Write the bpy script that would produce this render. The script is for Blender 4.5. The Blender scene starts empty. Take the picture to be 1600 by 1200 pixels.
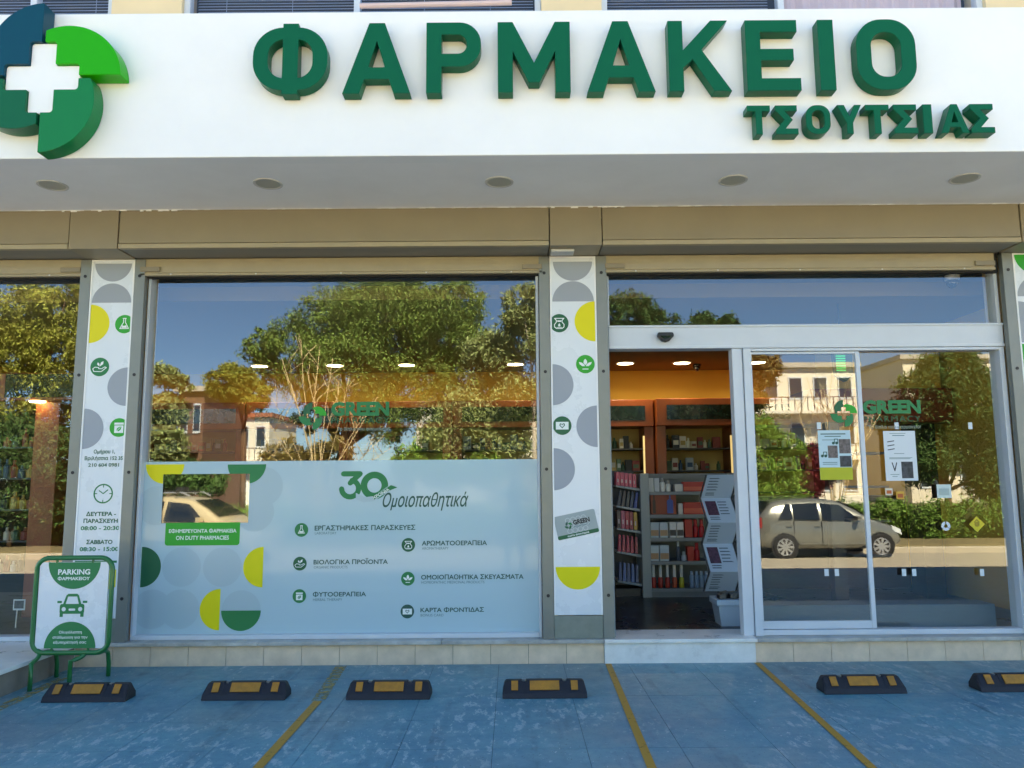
import bpy, bmesh, math, random
import numpy as np
from mathutils import Vector, Matrix
from mathutils.geometry import delaunay_2d_cdt

random.seed(7)
rng = np.random.default_rng(7)
R = math.radians
S = bpy.context.scene
COL = S.collection

# ------------------------------------------------------------------ camera
F_PX, PITCH, ROLL, CAM_D, CAM_H = 1200.0, R(7.24), R(0.42), 6.1, 1.38
_fw = Vector((0, math.cos(PITCH), math.sin(PITCH)))
_r0 = Vector((1, 0, 0))
_u0 = _r0.cross(_fw)
_r = math.cos(ROLL) * _r0 - math.sin(ROLL) * _u0
_u = math.sin(ROLL) * _r0 + math.cos(ROLL) * _u0
CAM = Vector((0, -CAM_D, CAM_H))
cam_data = bpy.data.cameras.new('camera')
cam = bpy.data.objects.new('camera', cam_data)
COL.objects.link(cam)
cam.matrix_world = Matrix(((_r.x, _u.x, -_fw.x, CAM.x), (_r.y, _u.y, -_fw.y, CAM.y), (_r.z, _u.z, -_fw.z, CAM.z), (0, 0, 0, 1)))
cam_data.sensor_width = 36
cam_data.lens = 36 * F_PX / 1600
cam_data.clip_start = 0.05
cam_data.clip_end = 3000
S.camera = cam

# ------------------------------------------------------------------ sky, sun, exposure
SUN_EL, SUN_AZ = R(50), R(24)          # the sun stands behind the shop, a little to the right
world = bpy.data.worlds.new('World')
S.world = world
world.use_nodes = True
wn = world.node_tree
bg = wn.nodes['Background']
sky = wn.nodes.new('ShaderNodeTexSky')
sky.sky_type = 'NISHITA'
sky.sun_disc = False
sky.sun_elevation = SUN_EL
sky.sun_rotation = SUN_AZ
sky.air_density = 0.7
sky.dust_density = 0.0
sky.ozone_density = 9.0
wn.links.new(sky.outputs[0], bg.inputs[0])
bg.inputs[1].default_value = 0.075
sun_dir = Vector((math.sin(SUN_AZ) * math.cos(SUN_EL), math.cos(SUN_AZ) * math.cos(SUN_EL), math.sin(SUN_EL)))
sl = bpy.data.lights.new('sun', 'SUN')
sl.energy = 5.0
sl.angle = R(0.5)
sl.color = (1.0, 0.95, 0.87)
so = bpy.data.objects.new('sun', sl)
COL.objects.link(so)
so.rotation_euler = sun_dir.to_track_quat('Z', 'Y').to_euler()
so.location = (20, 40, 60)
S.view_settings.view_transform = 'Standard'
S.view_settings.look = 'None'
S.view_settings.gamma = 1.0
S.view_settings.use_curve_mapping = False
S.view_settings.exposure = 3.15
S.view_settings.use_white_balance = True      # the camera's own balance for open shade
S.view_settings.white_balance_temperature = 8300
S.view_settings.white_balance_tint = 3
S.render.engine = 'CYCLES'
S.cycles.use_denoising = True
S.cycles.max_bounces = 10
S.cycles.transparent_max_bounces = 24
S.cycles.sample_clamp_indirect = 6
S.cycles.caustics_reflective = False
S.cycles.caustics_refractive = False

# ------------------------------------------------------------------ helpers
YG = 0.10                                # plane of the shop glass
def at(px, py, y=None, z=None):
    """a measured image point on the plane of depth y (or height z) -> world point"""
    d = _fw + _r * ((px - 800) / F_PX) + _u * ((600 - py) / F_PX)
    t = (y - CAM.y) / d.y if y is not None else (z - CAM.z) / d.z
    return CAM + d * t
def mir(px, py, y):
    """a point seen mirrored in the shop glass, standing at depth y in front of it"""
    p = at(px, py, y=2 * YG - y)
    return Vector((p.x, y, p.z))

def lin(h):
    h = h.lstrip('#')
    v = [int(h[i:i + 2], 16) / 255 for i in (0, 2, 4)]
    return tuple((c / 12.92 if c <= 0.04045 else ((c + 0.055) / 1.055) ** 2.4) for c in v)

MATS = {}
def mat(name, col, rough=0.6, metal=0.0, var=0.0, scale=8.0, bump=0.0, bscale=60.0, spec=0.5, coat=0.0, island=0.0, emit=None, estr=0.0, var2=None):
    if name in MATS: return MATS[name]
    m = bpy.data.materials.new(name); m.use_nodes = True
    nt = m.node_tree; b = nt.nodes['Principled BSDF']
    c = lin(col) if isinstance(col, str) else col
    b.inputs['Base Color'].default_value = (*c, 1)
    b.inputs['Roughness'].default_value = rough
    b.inputs['Metallic'].default_value = metal
    b.inputs['Specular IOR Level'].default_value = spec
    if coat: b.inputs['Coat Weight'].default_value = coat; b.inputs['Coat Roughness'].default_value = 0.06
    L = nt.links.new; last = None
    if var or island:
        geo = nt.nodes.new('ShaderNodeNewGeometry')
        hsv = nt.nodes.new('ShaderNodeHueSaturation')
        hsv.inputs['Color'].default_value = (*c, 1)
        val = None
        if var:
            n = nt.nodes.new('ShaderNodeTexNoise'); n.inputs['Scale'].default_value = scale; n.inputs['Detail'].default_value = 6; n.inputs['Roughness'].default_value = 0.65
            L(geo.outputs['Position'], n.inputs['Vector'])
            mr = nt.nodes.new('ShaderNodeMapRange'); mr.inputs['From Min'].default_value = 0.3; mr.inputs['From Max'].default_value = 0.7
            mr.inputs['To Min'].default_value = 1 - var; mr.inputs['To Max'].default_value = 1 + var
            L(n.outputs['Fac'], mr.inputs['Value']); val = mr.outputs[0]
            rr = nt.nodes.new('ShaderNodeMapRange'); rr.inputs['To Min'].default_value = max(0.02, rough - 0.12); rr.inputs['To Max'].default_value = min(1, rough + 0.12)
            L(n.outputs['Fac'], rr.inputs['Value']); L(rr.outputs[0], b.inputs['Roughness'])
        if island:
            mi = nt.nodes.new('ShaderNodeMapRange'); mi.inputs['To Min'].default_value = 1 - island; mi.inputs['To Max'].default_value = 1 + island
            L(geo.outputs['Random Per Island'], mi.inputs['Value'])
            if val is not None:
                mm = nt.nodes.new('ShaderNodeMath'); mm.operation = 'MULTIPLY'; L(val, mm.inputs[0]); L(mi.outputs[0], mm.inputs[1]); val = mm.outputs[0]
            else: val = mi.outputs[0]
            mh = nt.nodes.new('ShaderNodeMapRange'); mh.inputs['To Min'].default_value = 0.485; mh.inputs['To Max'].default_value = 0.515
            L(geo.outputs['Random Per Island'], mh.inputs['Value']); L(mh.outputs[0], hsv.inputs['Hue'])
        L(val, hsv.inputs['Value']); L(hsv.outputs[0], b.inputs['Base Color'])
    if bump:
        n2 = nt.nodes.new('ShaderNodeTexNoise'); n2.inputs['Scale'].default_value = bscale; n2.inputs['Detail'].default_value = 5
        g2 = nt.nodes.new('ShaderNodeNewGeometry'); L(g2.outputs['Position'], n2.inputs['Vector'])
        bp = nt.nodes.new('ShaderNodeBump'); bp.inputs['Strength'].default_value = bump; bp.inputs['Distance'].default_value = 0.01
        L(n2.outputs['Fac'], bp.inputs['Height']); L(bp.outputs[0], b.inputs['Normal'])
    if emit:
        b.inputs['Emission Color'].default_value = (*(lin(emit) if isinstance(emit, str) else emit), 1); b.inputs['Emission Strength'].default_value = estr
    MATS[name] = m
    return m

def glass_mat(name, ior, tint, rough=0.0):
    m = bpy.data.materials.new(name); m.use_nodes = True
    nt = m.node_tree; nt.nodes.clear(); L = nt.links.new
    out = nt.nodes.new('ShaderNodeOutputMaterial')
    tr = nt.nodes.new('ShaderNodeBsdfTransparent'); tr.inputs[0].default_value = (*tint, 1)
    cl = nt.nodes.new('ShaderNodeBsdfTransparent')
    gl = nt.nodes.new('ShaderNodeBsdfGlossy'); gl.inputs['Roughness'].default_value = rough; gl.inputs[0].default_value = (0.97, 0.99, 1, 1)
    fr = nt.nodes.new('ShaderNodeFresnel'); fr.inputs[0].default_value = ior
    mx = nt.nodes.new('ShaderNodeMixShader'); L(fr.outputs[0], mx.inputs[0]); L(tr.outputs[0], mx.inputs[1]); L(gl.outputs[0], mx.inputs[2])
    geo = nt.nodes.new('ShaderNodeNewGeometry')
    m2 = nt.nodes.new('ShaderNodeMixShader'); L(geo.outputs['Backfacing'], m2.inputs[0]); L(mx.outputs[0], m2.inputs[1]); L(cl.outputs[0], m2.inputs[2])
    L(m2.outputs[0], out.inputs[0])
    MATS[name] = m
    return m

ORG = {}
def _org(p):
    o = Vector((0, 0, 0))
    while p is not None:
        o += ORG.get(p.name, Vector((0, 0, 0))); p = p.parent
    return o
def tag(o, label=None, cat=None, group=None, kind=None):
    if label: o['label'] = label
    if cat: o['category'] = cat
    if group: o['group'] = group
    if kind: o['kind'] = kind
    return o
def thing(name, label, cat, loc=(0, 0, 0), group=None):
    o = bpy.data.objects.new(name, None); COL.objects.link(o)
    o.empty_display_size = 0.1
    o.location = loc; ORG[o.name] = Vector(loc)
    return tag(o, label, cat, group)
def link(name, me, m, parent=None, smooth=False):
    o = bpy.data.objects.new(name, me); COL.objects.link(o)
    if m is not None:
        me.materials.clear()
        me.materials.append(m)
    if parent is not None: o.parent = parent
    if smooth:
        me.polygons.foreach_set('use_smooth', [True] * len(me.polygons))
    return o

class MB:
    """collects shapes in world coordinates; build() links them as one mesh object"""
    def __init__(s): s.v = []; s.f = []
    def add(s, vs, fs):
        n = len(s.v); s.v += [tuple(v) for v in vs]; s.f += [tuple(i + n for i in f) for f in fs]; return s
    def box(s, x0, x1, y0, y1, z0, z1):
        return s.add([(x0, y0, z0), (x1, y0, z0), (x1, y1, z0), (x0, y1, z0), (x0, y0, z1), (x1, y0, z1), (x1, y1, z1), (x0, y1, z1)],
                     [(0, 3, 2, 1), (4, 5, 6, 7), (0, 1, 5, 4), (1, 2, 6, 5), (2, 3, 7, 6), (3, 0, 4, 7)])
    def obox(s, c, ax, ay, az):
        c, ax, ay, az = map(Vector, (c, ax, ay, az))
        vs = [c + sx * ax + sy * ay + sz * az for sz in (-1, 1) for sx, sy in ((-1, -1), (1, -1), (1, 1), (-1, 1))]
        return s.add(vs, [(0, 3, 2, 1), (4, 5, 6, 7), (0, 1, 5, 4), (1, 2, 6, 5), (2, 3, 7, 6), (3, 0, 4, 7)])
    def quad(s, a, b, c, d): return s.add([a, b, c, d], [(0, 1, 2, 3)])
    def tube(s, pts, r, n=8, r1=None, closed=False):
        pts = [Vector(p) for p in pts]; k = len(pts); rings = []
        up = Vector((0.13, 0.27, 0.95)).normalized(); vs = []
        for i, p in enumerate(pts):
            if closed: t = (pts[(i + 1) % k] - pts[i - 1]).normalized()
            else: t = (pts[min(i + 1, k - 1)] - pts[max(i - 1, 0)]).normalized()
            a = t.cross(up)
            if a.length < 1e-3: a = t.cross(Vector((1, 0, 0)))
            a.normalize(); b = t.cross(a)
            rr = r if r1 is None else r + (r1 - r) * i / max(1, k - 1)
            vs += [p + rr * (math.cos(2 * math.pi * j / n) * a + math.sin(2 * math.pi * j / n) * b) for j in range(n)]
        fs = []
        for i in range(k if closed else k - 1):
            i2 = (i + 1) % k
            for j in range(n): fs.append((i * n + j, i * n + (j + 1) % n, i2 * n + (j + 1) % n, i2 * n + j))
        if not closed: fs += [tuple(range(n - 1, -1, -1)), tuple((k - 1) * n + j for j in range(n))]
        return s.add(vs, fs)
    def lathe(s, prof, c=(0, 0, 0), n=16):
        c = Vector(c); vs = []; fs = []; k = len(prof)
        for (r, z) in prof:
            vs += [(c.x + r * math.cos(2 * math.pi * j / n), c.y + r * math.sin(2 * math.pi * j / n), c.z + z) for j in range(n)]
        for i in range(k - 1):
            for j in range(n): fs.append((i * n + j, i * n + (j + 1) % n, (i + 1) * n + (j + 1) % n, (i + 1) * n + j))
        fs += [tuple(range(n - 1, -1, -1)), tuple((k - 1) * n + j for j in range(n))]
        return s.add(vs, fs)
    def prism(s, poly, y0, y1):
        """convex-ish polygon in (x,z), counter-clockwise seen from the street, between depths y0 < y1"""
        n = len(poly)
        vs = [(x, y0, z) for x, z in poly] + [(x, y1, z) for x, z in poly]
        return s.add(vs, [tuple(range(n)), tuple(range(2 * n - 1, n - 1, -1))] + [(i, i + n, (i + 1) % n + n, (i + 1) % n) for i in range(n)])
    def build(s, name, m, parent=None, smooth=False, bevel=0.0, kind=None, seg=2):
        me = bpy.data.meshes.new(name)
        o0 = _org(parent) if parent is not None else Vector((0, 0, 0))
        me.from_pydata([(x - o0.x, y - o0.y, z - o0.z) for x, y, z in s.v], [], s.f)
        me.update()
        o = link(name, me, m, parent, smooth)
        if bevel:
            md = o.modifiers.new('bevel', 'BEVEL'); md.width = bevel; md.segments = seg; md.limit_method = 'ANGLE'; md.angle_limit = R(40)
        if kind: o['kind'] = kind
        return o
def bx(name, m, parent, x0, x1, y0, y1, z0, z1, bevel=0.0, kind=None):
    return MB().box(x0, x1, y0, y1, z0, z1).build(name, m, parent, bevel=bevel, kind=kind)

# ---- flat printed shapes: 2-D union / difference, triangulated
def circ(cx, cz, r, n=28, a0=0, a1=360):
    full = abs(a1 - a0) >= 360
    return [(cx + r * math.cos(R(a0 + (a1 - a0) * i / n)), cz + r * math.sin(R(a0 + (a1 - a0) * i / n))) for i in range(n if full else n + 1)]
def rect(x0, x1, z0, z1): return [(x0, z0), (x1, z0), (x1, z1), (x0, z1)]
def rrect(x0, x1, z0, z1, r, n=5):
    out = []
    for cx, cz, a in ((x1 - r, z0 + r, -90), (x1 - r, z1 - r, 0), (x0 + r, z1 - r, 90), (x0 + r, z0 + r, 180)):
        out += [(cx + r * math.cos(R(a + 90 * i / n)), cz + r * math.sin(R(a + 90 * i / n))) for i in range(n + 1)]
    return out
def stroke(pts, w, closed=False):
    ops = []
    k = len(pts)
    for i in range(k if closed else k - 1):
        (x0, z0), (x1, z1) = pts[i], pts[(i + 1) % k]
        d = math.hypot(x1 - x0, z1 - z0) or 1e-9
        nx, nz = -(z1 - z0) / d * w / 2, (x1 - x0) / d * w / 2
        ops.append(('+', [(x0 - nx, z0 - nz), (x1 - nx, z1 - nz), (x1 + nx, z1 + nz), (x0 + nx, z0 + nz)]))
    for (x, z) in pts: ops.append(('+', circ(x, z, w / 2, 8)))
    return ops
def _inside(poly, P):
    a = np.array(poly); b = np.roll(a, -1, 0)
    x, z = P[:, 0][:, None], P[:, 1][:, None]
    c = ((a[:, 1] > z) != (b[:, 1] > z))
    with np.errstate(divide='ignore', invalid='ignore'):
        xi = (b[:, 0] - a[:, 0]) * (z - a[:, 1]) / (b[:, 1] - a[:, 1]) + a[:, 0]
    return (np.sum(c & (x < xi), axis=1) % 2) == 1
def _winding(loops, P):
    w = np.zeros(len(P))
    for lp in loops:
        a = np.array(lp); b = np.roll(a, -1, 0)
        x, z = P[:, 0][:, None], P[:, 1][:, None]
        isl = (b[:, 0] - a[:, 0]) * (z - a[:, 1]) - (x - a[:, 0]) * (b[:, 1] - a[:, 1])
        w += np.sum((a[:, 1] <= z) & (b[:, 1] > z) & (isl > 0), axis=1) - np.sum((a[:, 1] > z) & (b[:, 1] <= z) & (isl < 0), axis=1)
    return w
def _cdt(loops, keep):
    vs = []; es = []
    for lp in loops:
        n = len(vs); k = len(lp)
        vs += [Vector(p) for p in lp]; es += [(n + i, n + (i + 1) % k) for i in range(k)]
    v2, e2, f2 = delaunay_2d_cdt(vs, es, [], 0, 1e-7)[:3]
    V = np.array([(v.x, v.y) for v in v2]); Fc = np.array([f for f in f2 if len(f) == 3])
    if len(Fc) == 0: return V, []
    k = keep(V[Fc].mean(axis=1))
    area = np.abs(np.cross(V[Fc[:, 1]] - V[Fc[:, 0]], V[Fc[:, 2]] - V[Fc[:, 0]])) if False else None
    return V, [tuple(int(i) for i in f) for f in Fc[k]]
def csg(ops):
    """ops: list of ('+'|'-', polygon) -> verts, tris"""
    sc = 1.0
    def keep(P):
        ins = np.zeros(len(P), bool)
        for o, poly in ops:
            i = _inside(poly, P)
            ins = (ins | i) if o == '+' else (ins & ~i)
        return ins
    return _cdt([p for _, p in ops], keep)
def sheet(name, VF, y, m, parent, thick=0.0, bevel=0.0, xf=None):
    """flat 2-D shape (x,z) laid on the plane y, facing the street; thick extrudes it backwards"""
    V, F = VF
    pts = [(x, z) for x, z in V]
    if xf: pts = [xf(x, z) for x, z in pts]
    o0 = _org(parent) if parent is not None else Vector((0, 0, 0))
    bm = bmesh.new()
    vv = [bm.verts.new((x - o0.x, y - o0.y, z - o0.z)) for x, z in pts]
    for f in F:
        a, b, c = (Vector(pts[i]) for i in f)
        if (b - a).cross(c - a) < 0: f = f[::-1]
        try: bm.faces.new([vv[i] for i in f])
        except ValueError: pass
    bmesh.ops.delete(bm, geom=[v for v in bm.verts if not v.link_faces], context='VERTS')
    if thick:
        bmesh.ops.dissolve_limit(bm, angle_limit=R(1), verts=bm.verts, edges=bm.edges)
        r = bmesh.ops.extrude_face_region(bm, geom=list(bm.faces), use_keep_orig=True)
        bmesh.ops.translate(bm, verts=[g for g in r['geom'] if isinstance(g, bmesh.types.BMVert)], vec=(0, thick, 0))
        bmesh.ops.recalc_face_normals(bm, faces=bm.faces)
    me = bpy.data.meshes.new(name); bm.to_mesh(me); bm.free()
    o = link(name, me, m, parent)
    if bevel:
        md = o.modifiers.new('bevel', 'BEVEL'); md.width = bevel; md.segments = 2; md.limit_method = 'ANGLE'; md.angle_limit = R(50)
    return o

_TXT = {}
def glyphs(body, bold=0.0, shear=0.0, res=3, space=1.0):
    key = (body, bold, shear, res, space)
    if key in _TXT: return _TXT[key]
    c = bpy.data.curves.new('print', 'FONT')
    c.body = body; c.size = 1.0; c.fill_mode = 'NONE' if hasattr(c, 'fill_mode') else c.fill_mode
    c.dimensions = '2D'; c.fill_mode = 'NONE'
    c.resolution_u = res; c.shear = shear; c.space_character = space
    o = bpy.data.objects.new('print', c); COL.objects.link(o)
    dg = bpy.context.evaluated_depsgraph_get()
    me = bpy.data.meshes.new_from_object(o.evaluated_get(dg))
    adj = {}
    for e in me.edges:
        a, b = e.vertices; adj.setdefault(a, []).append(b)
    loops = []
    # every outline is a run of consecutive vertices
    co = [(v.co.x, v.co.y) for v in me.vertices]
    und = {}
    for e in me.edges:
        a, b = e.vertices; und.setdefault(a, []).append(b); und.setdefault(b, []).append(a)
    seen = set()
    for s0 in range(len(co)):
        if s0 in seen or s0 not in und: continue
        lp = [s0]; seen.add(s0); cur = s0
        while True:
            nx = [n for n in und[cur] if n not in seen]
            if not nx: break
            n = cur + 1 if cur + 1 in nx else nx[0]
            lp.append(n); seen.add(n); cur = n
        q = []
        for i in lp:
            if not q or (abs(co[i][0] - q[-1][0]) + abs(co[i][1] - q[-1][1])) > 1e-5: q.append(co[i])
        if len(q) > 2: loops.append(q)
    bpy.data.objects.remove(o); bpy.data.curves.remove(c); bpy.data.meshes.remove(me)
    if bold:
        def sarea(p): return sum(p[i - 1][0] * p[i][1] - p[i][0] * p[i - 1][1] for i in range(len(p)))
        ars = [sarea(p) for p in loops]
        bbs = [(min(x for x, _ in p), max(x for x, _ in p), min(z for _, z in p), max(z for _, z in p)) for p in loops]
        fat = []
        for ip, p in enumerate(loops):
            n = len(p); q = []
            sg = 1 if ars[ip] > 0 else -1
            for jp, p2 in enumerate(loops):     # a counter runs against the outline that encloses it
                if jp != ip and ars[jp] * ars[ip] < 0 and abs(ars[jp]) > abs(ars[ip]) and bbs[jp][0] <= bbs[ip][0] and bbs[jp][1] >= bbs[ip][1] and bbs[jp][2] <= bbs[ip][2] and bbs[jp][3] >= bbs[ip][3]:
                    sg = -sg; sg = 1 if ars[jp] > 0 else -1; break
            for i in range(n):
                a, b, c2 = Vector(p[i - 1]), Vector(p[i]), Vector(p[(i + 1) % n])
                d1, d2 = (b - a).normalized(), (c2 - b).normalized()
                n1, n2 = Vector((d1.y, -d1.x)) * sg, Vector((d2.y, -d2.x)) * sg
                mv = n1 + n2
                if mv.length < 1e-4: q.append(p[i]); continue
                mv.normalize(); k = min(1.6, 1 / max(.3, mv.dot(n1)))
                q.append((b.x + mv.x * bold * k, b.y + mv.y * bold * k))
            fat.append(q)
        loops = fat
    VF = _cdt(loops, lambda P: np.abs(_winding(loops, P)) > 0.5)
    used = np.unique(np.array(VF[1]).ravel()) if VF[1] else []
    _TXT[key] = (VF, VF[0][used].min(0), VF[0][used].max(0))
    return _TXT[key]
def text(body, x0, x1, z0, z1, y, m, parent, bold=0.02, shear=0.0, name='lettering', res=3, rot=0.0, space=1.0):
    """lettering fitted to the rectangle x0..x1, z0..z1 of plane y"""
    VF, lo, hi = glyphs(body, bold, shear, res, space)
    sx, sz = (x1 - x0) / (hi[0] - lo[0]), (z1 - z0) / (hi[1] - lo[1])
    cx, cz = (x0 + x1) / 2, (z0 + z1) / 2; ca, sa = math.cos(rot), math.sin(rot)
    def xf(x, z):
        X, Z = x0 + (x - lo[0]) * sx - cx, z0 + (z - lo[1]) * sz - cz
        return (cx + X * ca - Z * sa, cz + X * sa + Z * ca)
    return sheet(name, VF, y, m, parent, xf=xf)
def ptext(body, p0, q0, p1, q1, y, m, parent, **k):
    """lettering whose measured box in the photograph is p0..p1, q0..q1, on plane y"""
    c = at((p0 + p1) / 2, (q0 + q1) / 2, y=y)
    w = (at(p1, q0, y=y) - at(p0, q0, y=y)).length; h = (at(p0, q0, y=y) - at(p0, q1, y=y)).length
    return text(body, c.x - w / 2, c.x + w / 2, c.z - h / 2, c.z + h / 2, y, m, parent, **k)
def pr(px, py, r, y):
    """centre and radius in metres of a measured circle"""
    c = at(px, py, y=y); return c.x, c.z, (at(px + r, py, y=y) - c).length
def half(cx, cz, r, d):
    a = {'down': 180, 'up': 0, 'right': -90, 'left': 90}[d]
    return [('+', circ(cx, cz, r, 30, a, a + 180))]

def icon(kind, cx, cz, r, y, parent, disc, white):
    root = sheet('icon', csg([('+', circ(cx, cz, r, 32))]), y, disc, parent)
    s = r
    def A(pts): return [(cx + x * s, cz + z * s) for x, z in pts]
    w = 0.09 * s
    ops = []
    if kind == 'flask':
        ops += stroke(A([(-.16, .62), (.16, .62)]), w) + stroke(A([(-.1, .6), (-.1, .2), (-.46, -.48), (.46, -.48), (.1, .2), (.1, .6)]), w)
        ops += [('+', A([(-.3, -.4), (.3, -.4), (.18, -.12), (-.05, -.2), (-.2, -.12)]))]
    elif kind == 'hand':
        ops += stroke(A([(-.72, -.2), (-.6, -.48), (.2, -.5), (.72, -.08), (.55, .0), (.2, -.2), (-.1, -.18), (-.1, -.06), (-.5, -.02), (-.72, -.2)]), w * .9)
        ops += [('+', A([(0, 0.02), (.1, .12), (.36, .3), (.38, .62), (.12, .5), (.02, .2)])), ('+', A([(-.03, .1), (-.04, .35), (-.22, .5), (-.3, .3), (-.16, .14)]))]
    elif kind == 'jar':
        ops += [('+', A(rect(-.5, .5, .3, .52))), ('+', A(rect(-.48, .48, -.58, .22)))]
        ops += [('-', A([(-.25, -.35), (.0, -.4), (.22, -.2), (.28, .1), (.02, .06), (-.2, -.1)]))] + stroke(A([(-.3, -.45), (.15, 0)]), w * .6)
    elif kind == 'vase':
        ops += stroke(A([(-.5, .52), (.5, .52), (.3, .3), (.3, .12), (.52, -.15), (.5, -.42), (.3, -.58), (-.3, -.58), (-.5, -.42), (-.52, -.15), (-.3, .12), (-.3, .3)]), w, True)
        ops += [('+', A([(-.22, .3), (.22, .3), (.2, .14), (-.2, .14)])), ('+', A([(0, 0), (.13, -.22), (.1, -.36), (-.1, -.36), (-.13, -.22)]))] + stroke(A([(-.26, -.46), (.26, -.46)]), w * .7)
    elif kind == 'leaves':
        ops += [('+', A([(0, -.12), (.2, .12), (.16, .4), (0, .58), (-.16, .4), (-.2, .12)])), ('+', A([(.05, -.22), (.35, -.22), (.62, 0), (.68, .24), (.36, .16), (.14, -.02)])),
                ('+', A([(-.05, -.22), (-.35, -.22), (-.62, 0), (-.68, .24), (-.36, .16), (-.14, -.02)])), ('+', A(rect(-.32, .32, -.58, -.48)))]
    elif kind == 'card':
        ops += [('+', A(rect(-.68, .68, -.42, .4))), ('-', A([(0, -.3), (.3, .02), (.26, .22), (.1, .24), (0, .12), (-.1, .24), (-.26, .22), (-.3, .02)])),
                ('+', A([(0, -.18), (.2, .04), (.16, .14), (.1, .14), (0, .02), (-.1, .14), (-.16, .14), (-.2, .04)]))]
    sheet('pictogram', csg(ops), y - 0.0012, white, root)
    return root

def emblem_ops(cx, cz, k, which, gap=0.0):
    """one petal of the pinwheel emblem; k = outer reach in metres, which = quarter turns clockwise from the upper right"""
    off, rr = 0.30 * k, 0.66 * k
    disc = circ(off, 0, rr, 48, 0, 180)
    g = 0.035 * k
    c, l, q = 0.165 * k, 0.455 * k, 0.0
    ops = [('+', disc), ('-', rect(-2 * k, g * .6 + gap, -2 * k, 2 * k)), ('-', rrect(-c, c, -l, l, 0.04 * k)), ('-', rrect(-l, l, -c, c, 0.04 * k)), ('-', rect(-2 * k, 2 * k, -2 * k, g * .6))]
    def rot(p):
        x, z = p
        for _ in range(which): x, z = z, -x
        return (cx + x, cz + z)
    return [(o, [rot(p) for p in poly]) for o, poly in ops]

# ------------------------------------------------------------------ materials
GLASS = glass_mat('shop_glass', 2.05, (0.92, 0.95, 0.94))
DGLASS = glass_mat('door_glass', 2.05, (0.92, 0.95, 0.94))
M_WHITE = mat('white_render', '#efefee', 0.55, var=0.03, scale=1.3, bump=0.05, bscale=30)
M_SOFFIT = mat('soffit_paint', '#f0efed', 0.6, var=0.035, scale=2.0, bump=0.08, bscale=18)
M_BEIGE = mat('beige_aluminium', '#8c8069', 0.42, var=0.05, scale=3.0, spec=0.5)
M_BEIGE2 = mat('beige_slat', '#a4967a', 0.45, var=0.06, scale=5.0)
M_DARKGAP = mat('dark_gap', '#1a1917', 0.8)
M_RAIL = mat('grey_rail', '#83857f', 0.42, metal=0.35, var=0.06, scale=6)
M_ALU = mat('white_aluminium', '#ccd2d8', 0.38, var=0.03, scale=5)
M_ALU2 = mat('grey_aluminium', '#8f9a9c', 0.38, var=0.04, scale=5)
M_PANEL = mat('white_panel', '#dfe3e6', 0.28, var=0.02, scale=2, spec=0.6)
M_BASEPL = mat('metal_base', '#84897f', 0.5, metal=0.2, var=0.12, scale=9)
M_SCREW = mat('screw_black', '#1c1c1e', 0.5)
M_MARBLE = mat('white_marble', '#e6e3dc', 0.3, var=0.12, scale=5)
M_SILL = mat('grey_marble', '#b3b0a9', 0.42, var=0.28, scale=8)
M_TILE = mat('beige_tile', '#e0c7ab', 0.35, var=0.14, scale=7, bump=0.05)
M_GROUT = mat('grout', '#5c574f', 0.9)
M_PEACH = mat('peach_wall', '#e8cfa4', 0.8, var=0.05, scale=2)
M_BLIND = mat('grey_blind', '#a4a9b8', 0.5)
M_UPGLASS = glass_mat('upper_glass', 1.6, (0.9, 0.92, 0.95))
M_GREEN = mat('sign_green', '#005f42', 0.3, spec=0.12)
M_TEAL = mat('sign_teal', '#02475a', 0.28, spec=0.18)
M_LIME = mat('sign_lime', '#0aa80f', 0.28, spec=0.18)
M_MID = mat('sign_mid', '#047a44', 0.28, spec=0.18)
M_DKG = mat('sign_dark', '#04613f', 0.28, spec=0.18)
M_WHITEPL = mat('white_plastic', '#f0f0ee', 0.35)
P_GREEN = mat('print_green', '#0a7a43', 0.5)
P_LIME = mat('print_lime', '#12a32a', 0.5)
P_DARK = mat('print_dark_green', '#0b5e3a', 0.5)
P_TXT = mat('print_text', '#1b5348', 0.5)
P_TXTL = mat('print_text_light', '#5d7f80', 0.5)
P_YEL = mat('print_yellow', '#e3d606', 0.5)
P_GREY = mat('print_grey', '#9aa0a8', 0.5)
P_WHITE = mat('print_white', '#e6ece8', 0.5)
P_PALE = mat('print_pale', '#a6bec5', 0.3)
P_BLACK = mat('print_black', '#23282c', 0.5)
M_FILM = mat('window_film_white', '#b3cbd1', 0.07, spec=0.30)
M_WOOD = mat('orange_wood', '#8c451f', 0.4, var=0.12, scale=4)
M_OCHRE = mat('ochre_wall', '#d3a548', 0.8, var=0.03, scale=1)
M_CEIL = mat('interior_ceiling', '#7d6a48', 0.8)
M_INFLOOR = mat('interior_floor', '#191b1e', 0.3, var=0.1, scale=3)
M_GREYMET = mat('grey_shelf', '#6b7072', 0.45, var=0.05, scale=6)
M_DARKMET = mat('dark_shelf', '#3a3d40', 0.45)
M_BLACK = mat('black_plastic', '#111214', 0.35)
M_SCREEN = mat('screen_glass', '#07090b', 0.03, spec=1.0, coat=1.0)
M_LAMP = mat('lamp_lit', '#fff2d8', 0.5, emit='#ffe6bd', estr=3.0)
M_LAMPOFF = mat('lamp_unlit', '#a9aa9f', 0.35)
M_RIM = mat('lamp_rim', '#c6c5c0', 0.4)

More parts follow.
